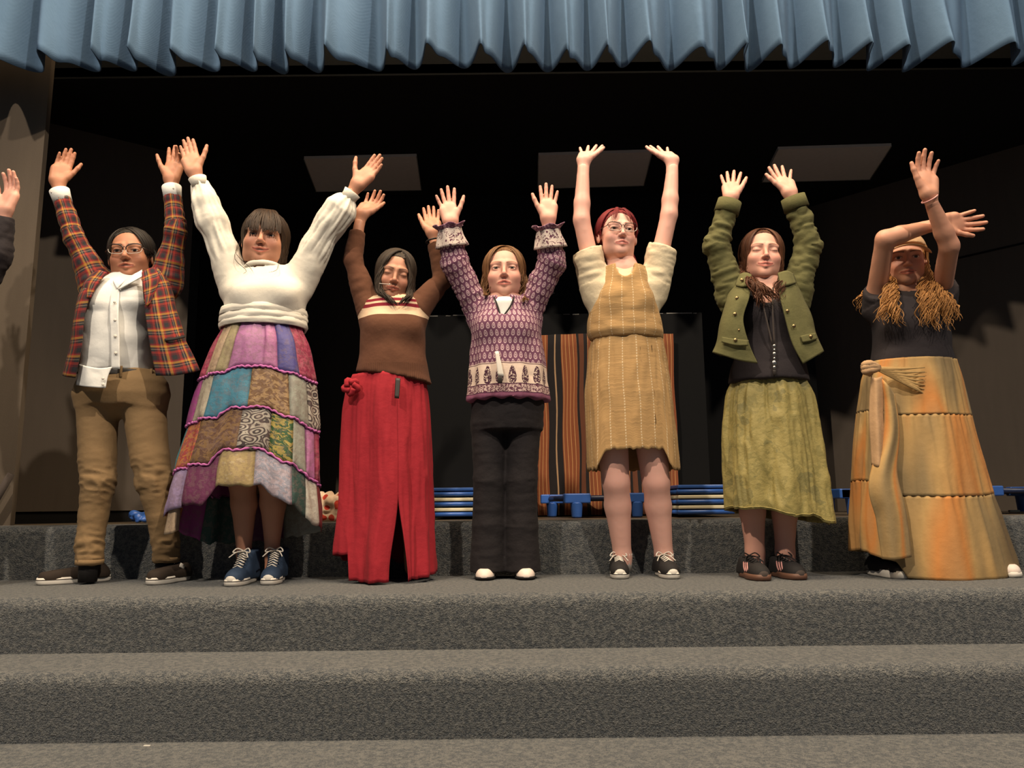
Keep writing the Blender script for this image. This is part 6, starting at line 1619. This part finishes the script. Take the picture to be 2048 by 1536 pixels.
    feet(o, 2040, 1156, 1965, dict(sole_mat=M['rubber'], mat=M['whiteshoe'], h=.046, sole=.022), .042)
    return o

# ---- someone at the left edge, mostly out of the frame
def p_edge():
    Y = 2.98
    f = mkfig(Y, (-110, 505, 20, 8, 0, 1.05), (-105, 575),
        dict(L=((-170, 585), (-205, 500, -.03), (-190, 400, -.03)), R=((-45, 585), (-6, 510, -.03), (10, 424, -.04))),
        dict(L=((-150, 840), (-152, 985), (-155, 1115, .02)), R=((-70, 840), (-68, 985), (-66, 1115, .02))),
        [(576, -135, -80, .055), (610, -165, -50, .09), (700, -165, -50, .10), (840, -170, -48, .11)],
        armr=(.044, .038, .026),
        hands=dict(L=dict(d=(-.1, .2, 1), n=(.1, -1, .2), spread=.7), R=dict(d=(.10, .2, 1), n=(-.3, -1, .1), spread=.6, curl=(.25, .22, .22, .25), thumb=.4, sc=1.1)))
    J = f.J; o = person((J['neck'][0], Y, 0), 'person in black cut off by the left edge, only a raised hand and sleeve showing')
    build_body(f, o, dict(smile=.3, openm=.1), SK_FAIR)
    hair('hair', o, f.head, M['hair_dark'], 71, 0, n=30, r=.012, length=.2)
    rows = rows3([(572, -140, -76, .07), (600, -172, -44, .10), (700, -168, -46, .12), (800, -172, -42, .125)], Y); s = SD().stack(rows, .02); bl = []
    for a in 'LR':
        sh, el, w = J['sh' + a], J['el' + a], J['wr' + a]; e = el + (w - el) * .9
        s.cone(sh - [0, 0, .05], sh, .06, .06, .04); s.cone(sh, el, .062, .056, .03); s.cone(el, e, .056, .042, .02); s.cutlocal(e, e - el, .08); bl += [(sh, el, .05), (el, e, .045)]
    garment('sweater', o, s, M['charcoal'], .007, bl, torso_dist(rows), wr=.003, sleeve_wr=.005, cx=J['neck'][0], cy=Y)
    s = SD().stack(rows3([(785, -168, -46, .118), (850, -168, -46, .11)], Y), .02)
    for a in 'LR': s.cone(J['hip' + a], J['kn' + a], .086, .066, .02); s.cone(J['kn' + a], J['an' + a] - [0, 0, .02], .066, .055, .02)
    garment('trousers', o, s, M['blackcloth'], .008, wr=.002)
    st = dict(sole_mat=M['rubber'], mat=M['shoe_black'], h=.05)
    for a in 'LR':
        p = J['an' + a]; shoe(o, p + [0, .05, 0], p + [0, -.17, 0], st, .038)
    return o
for fn in (p_tan, p_blazer, p_blouse, p_sweater, p_tunic, p_army, p_cap, p_edge): fn()
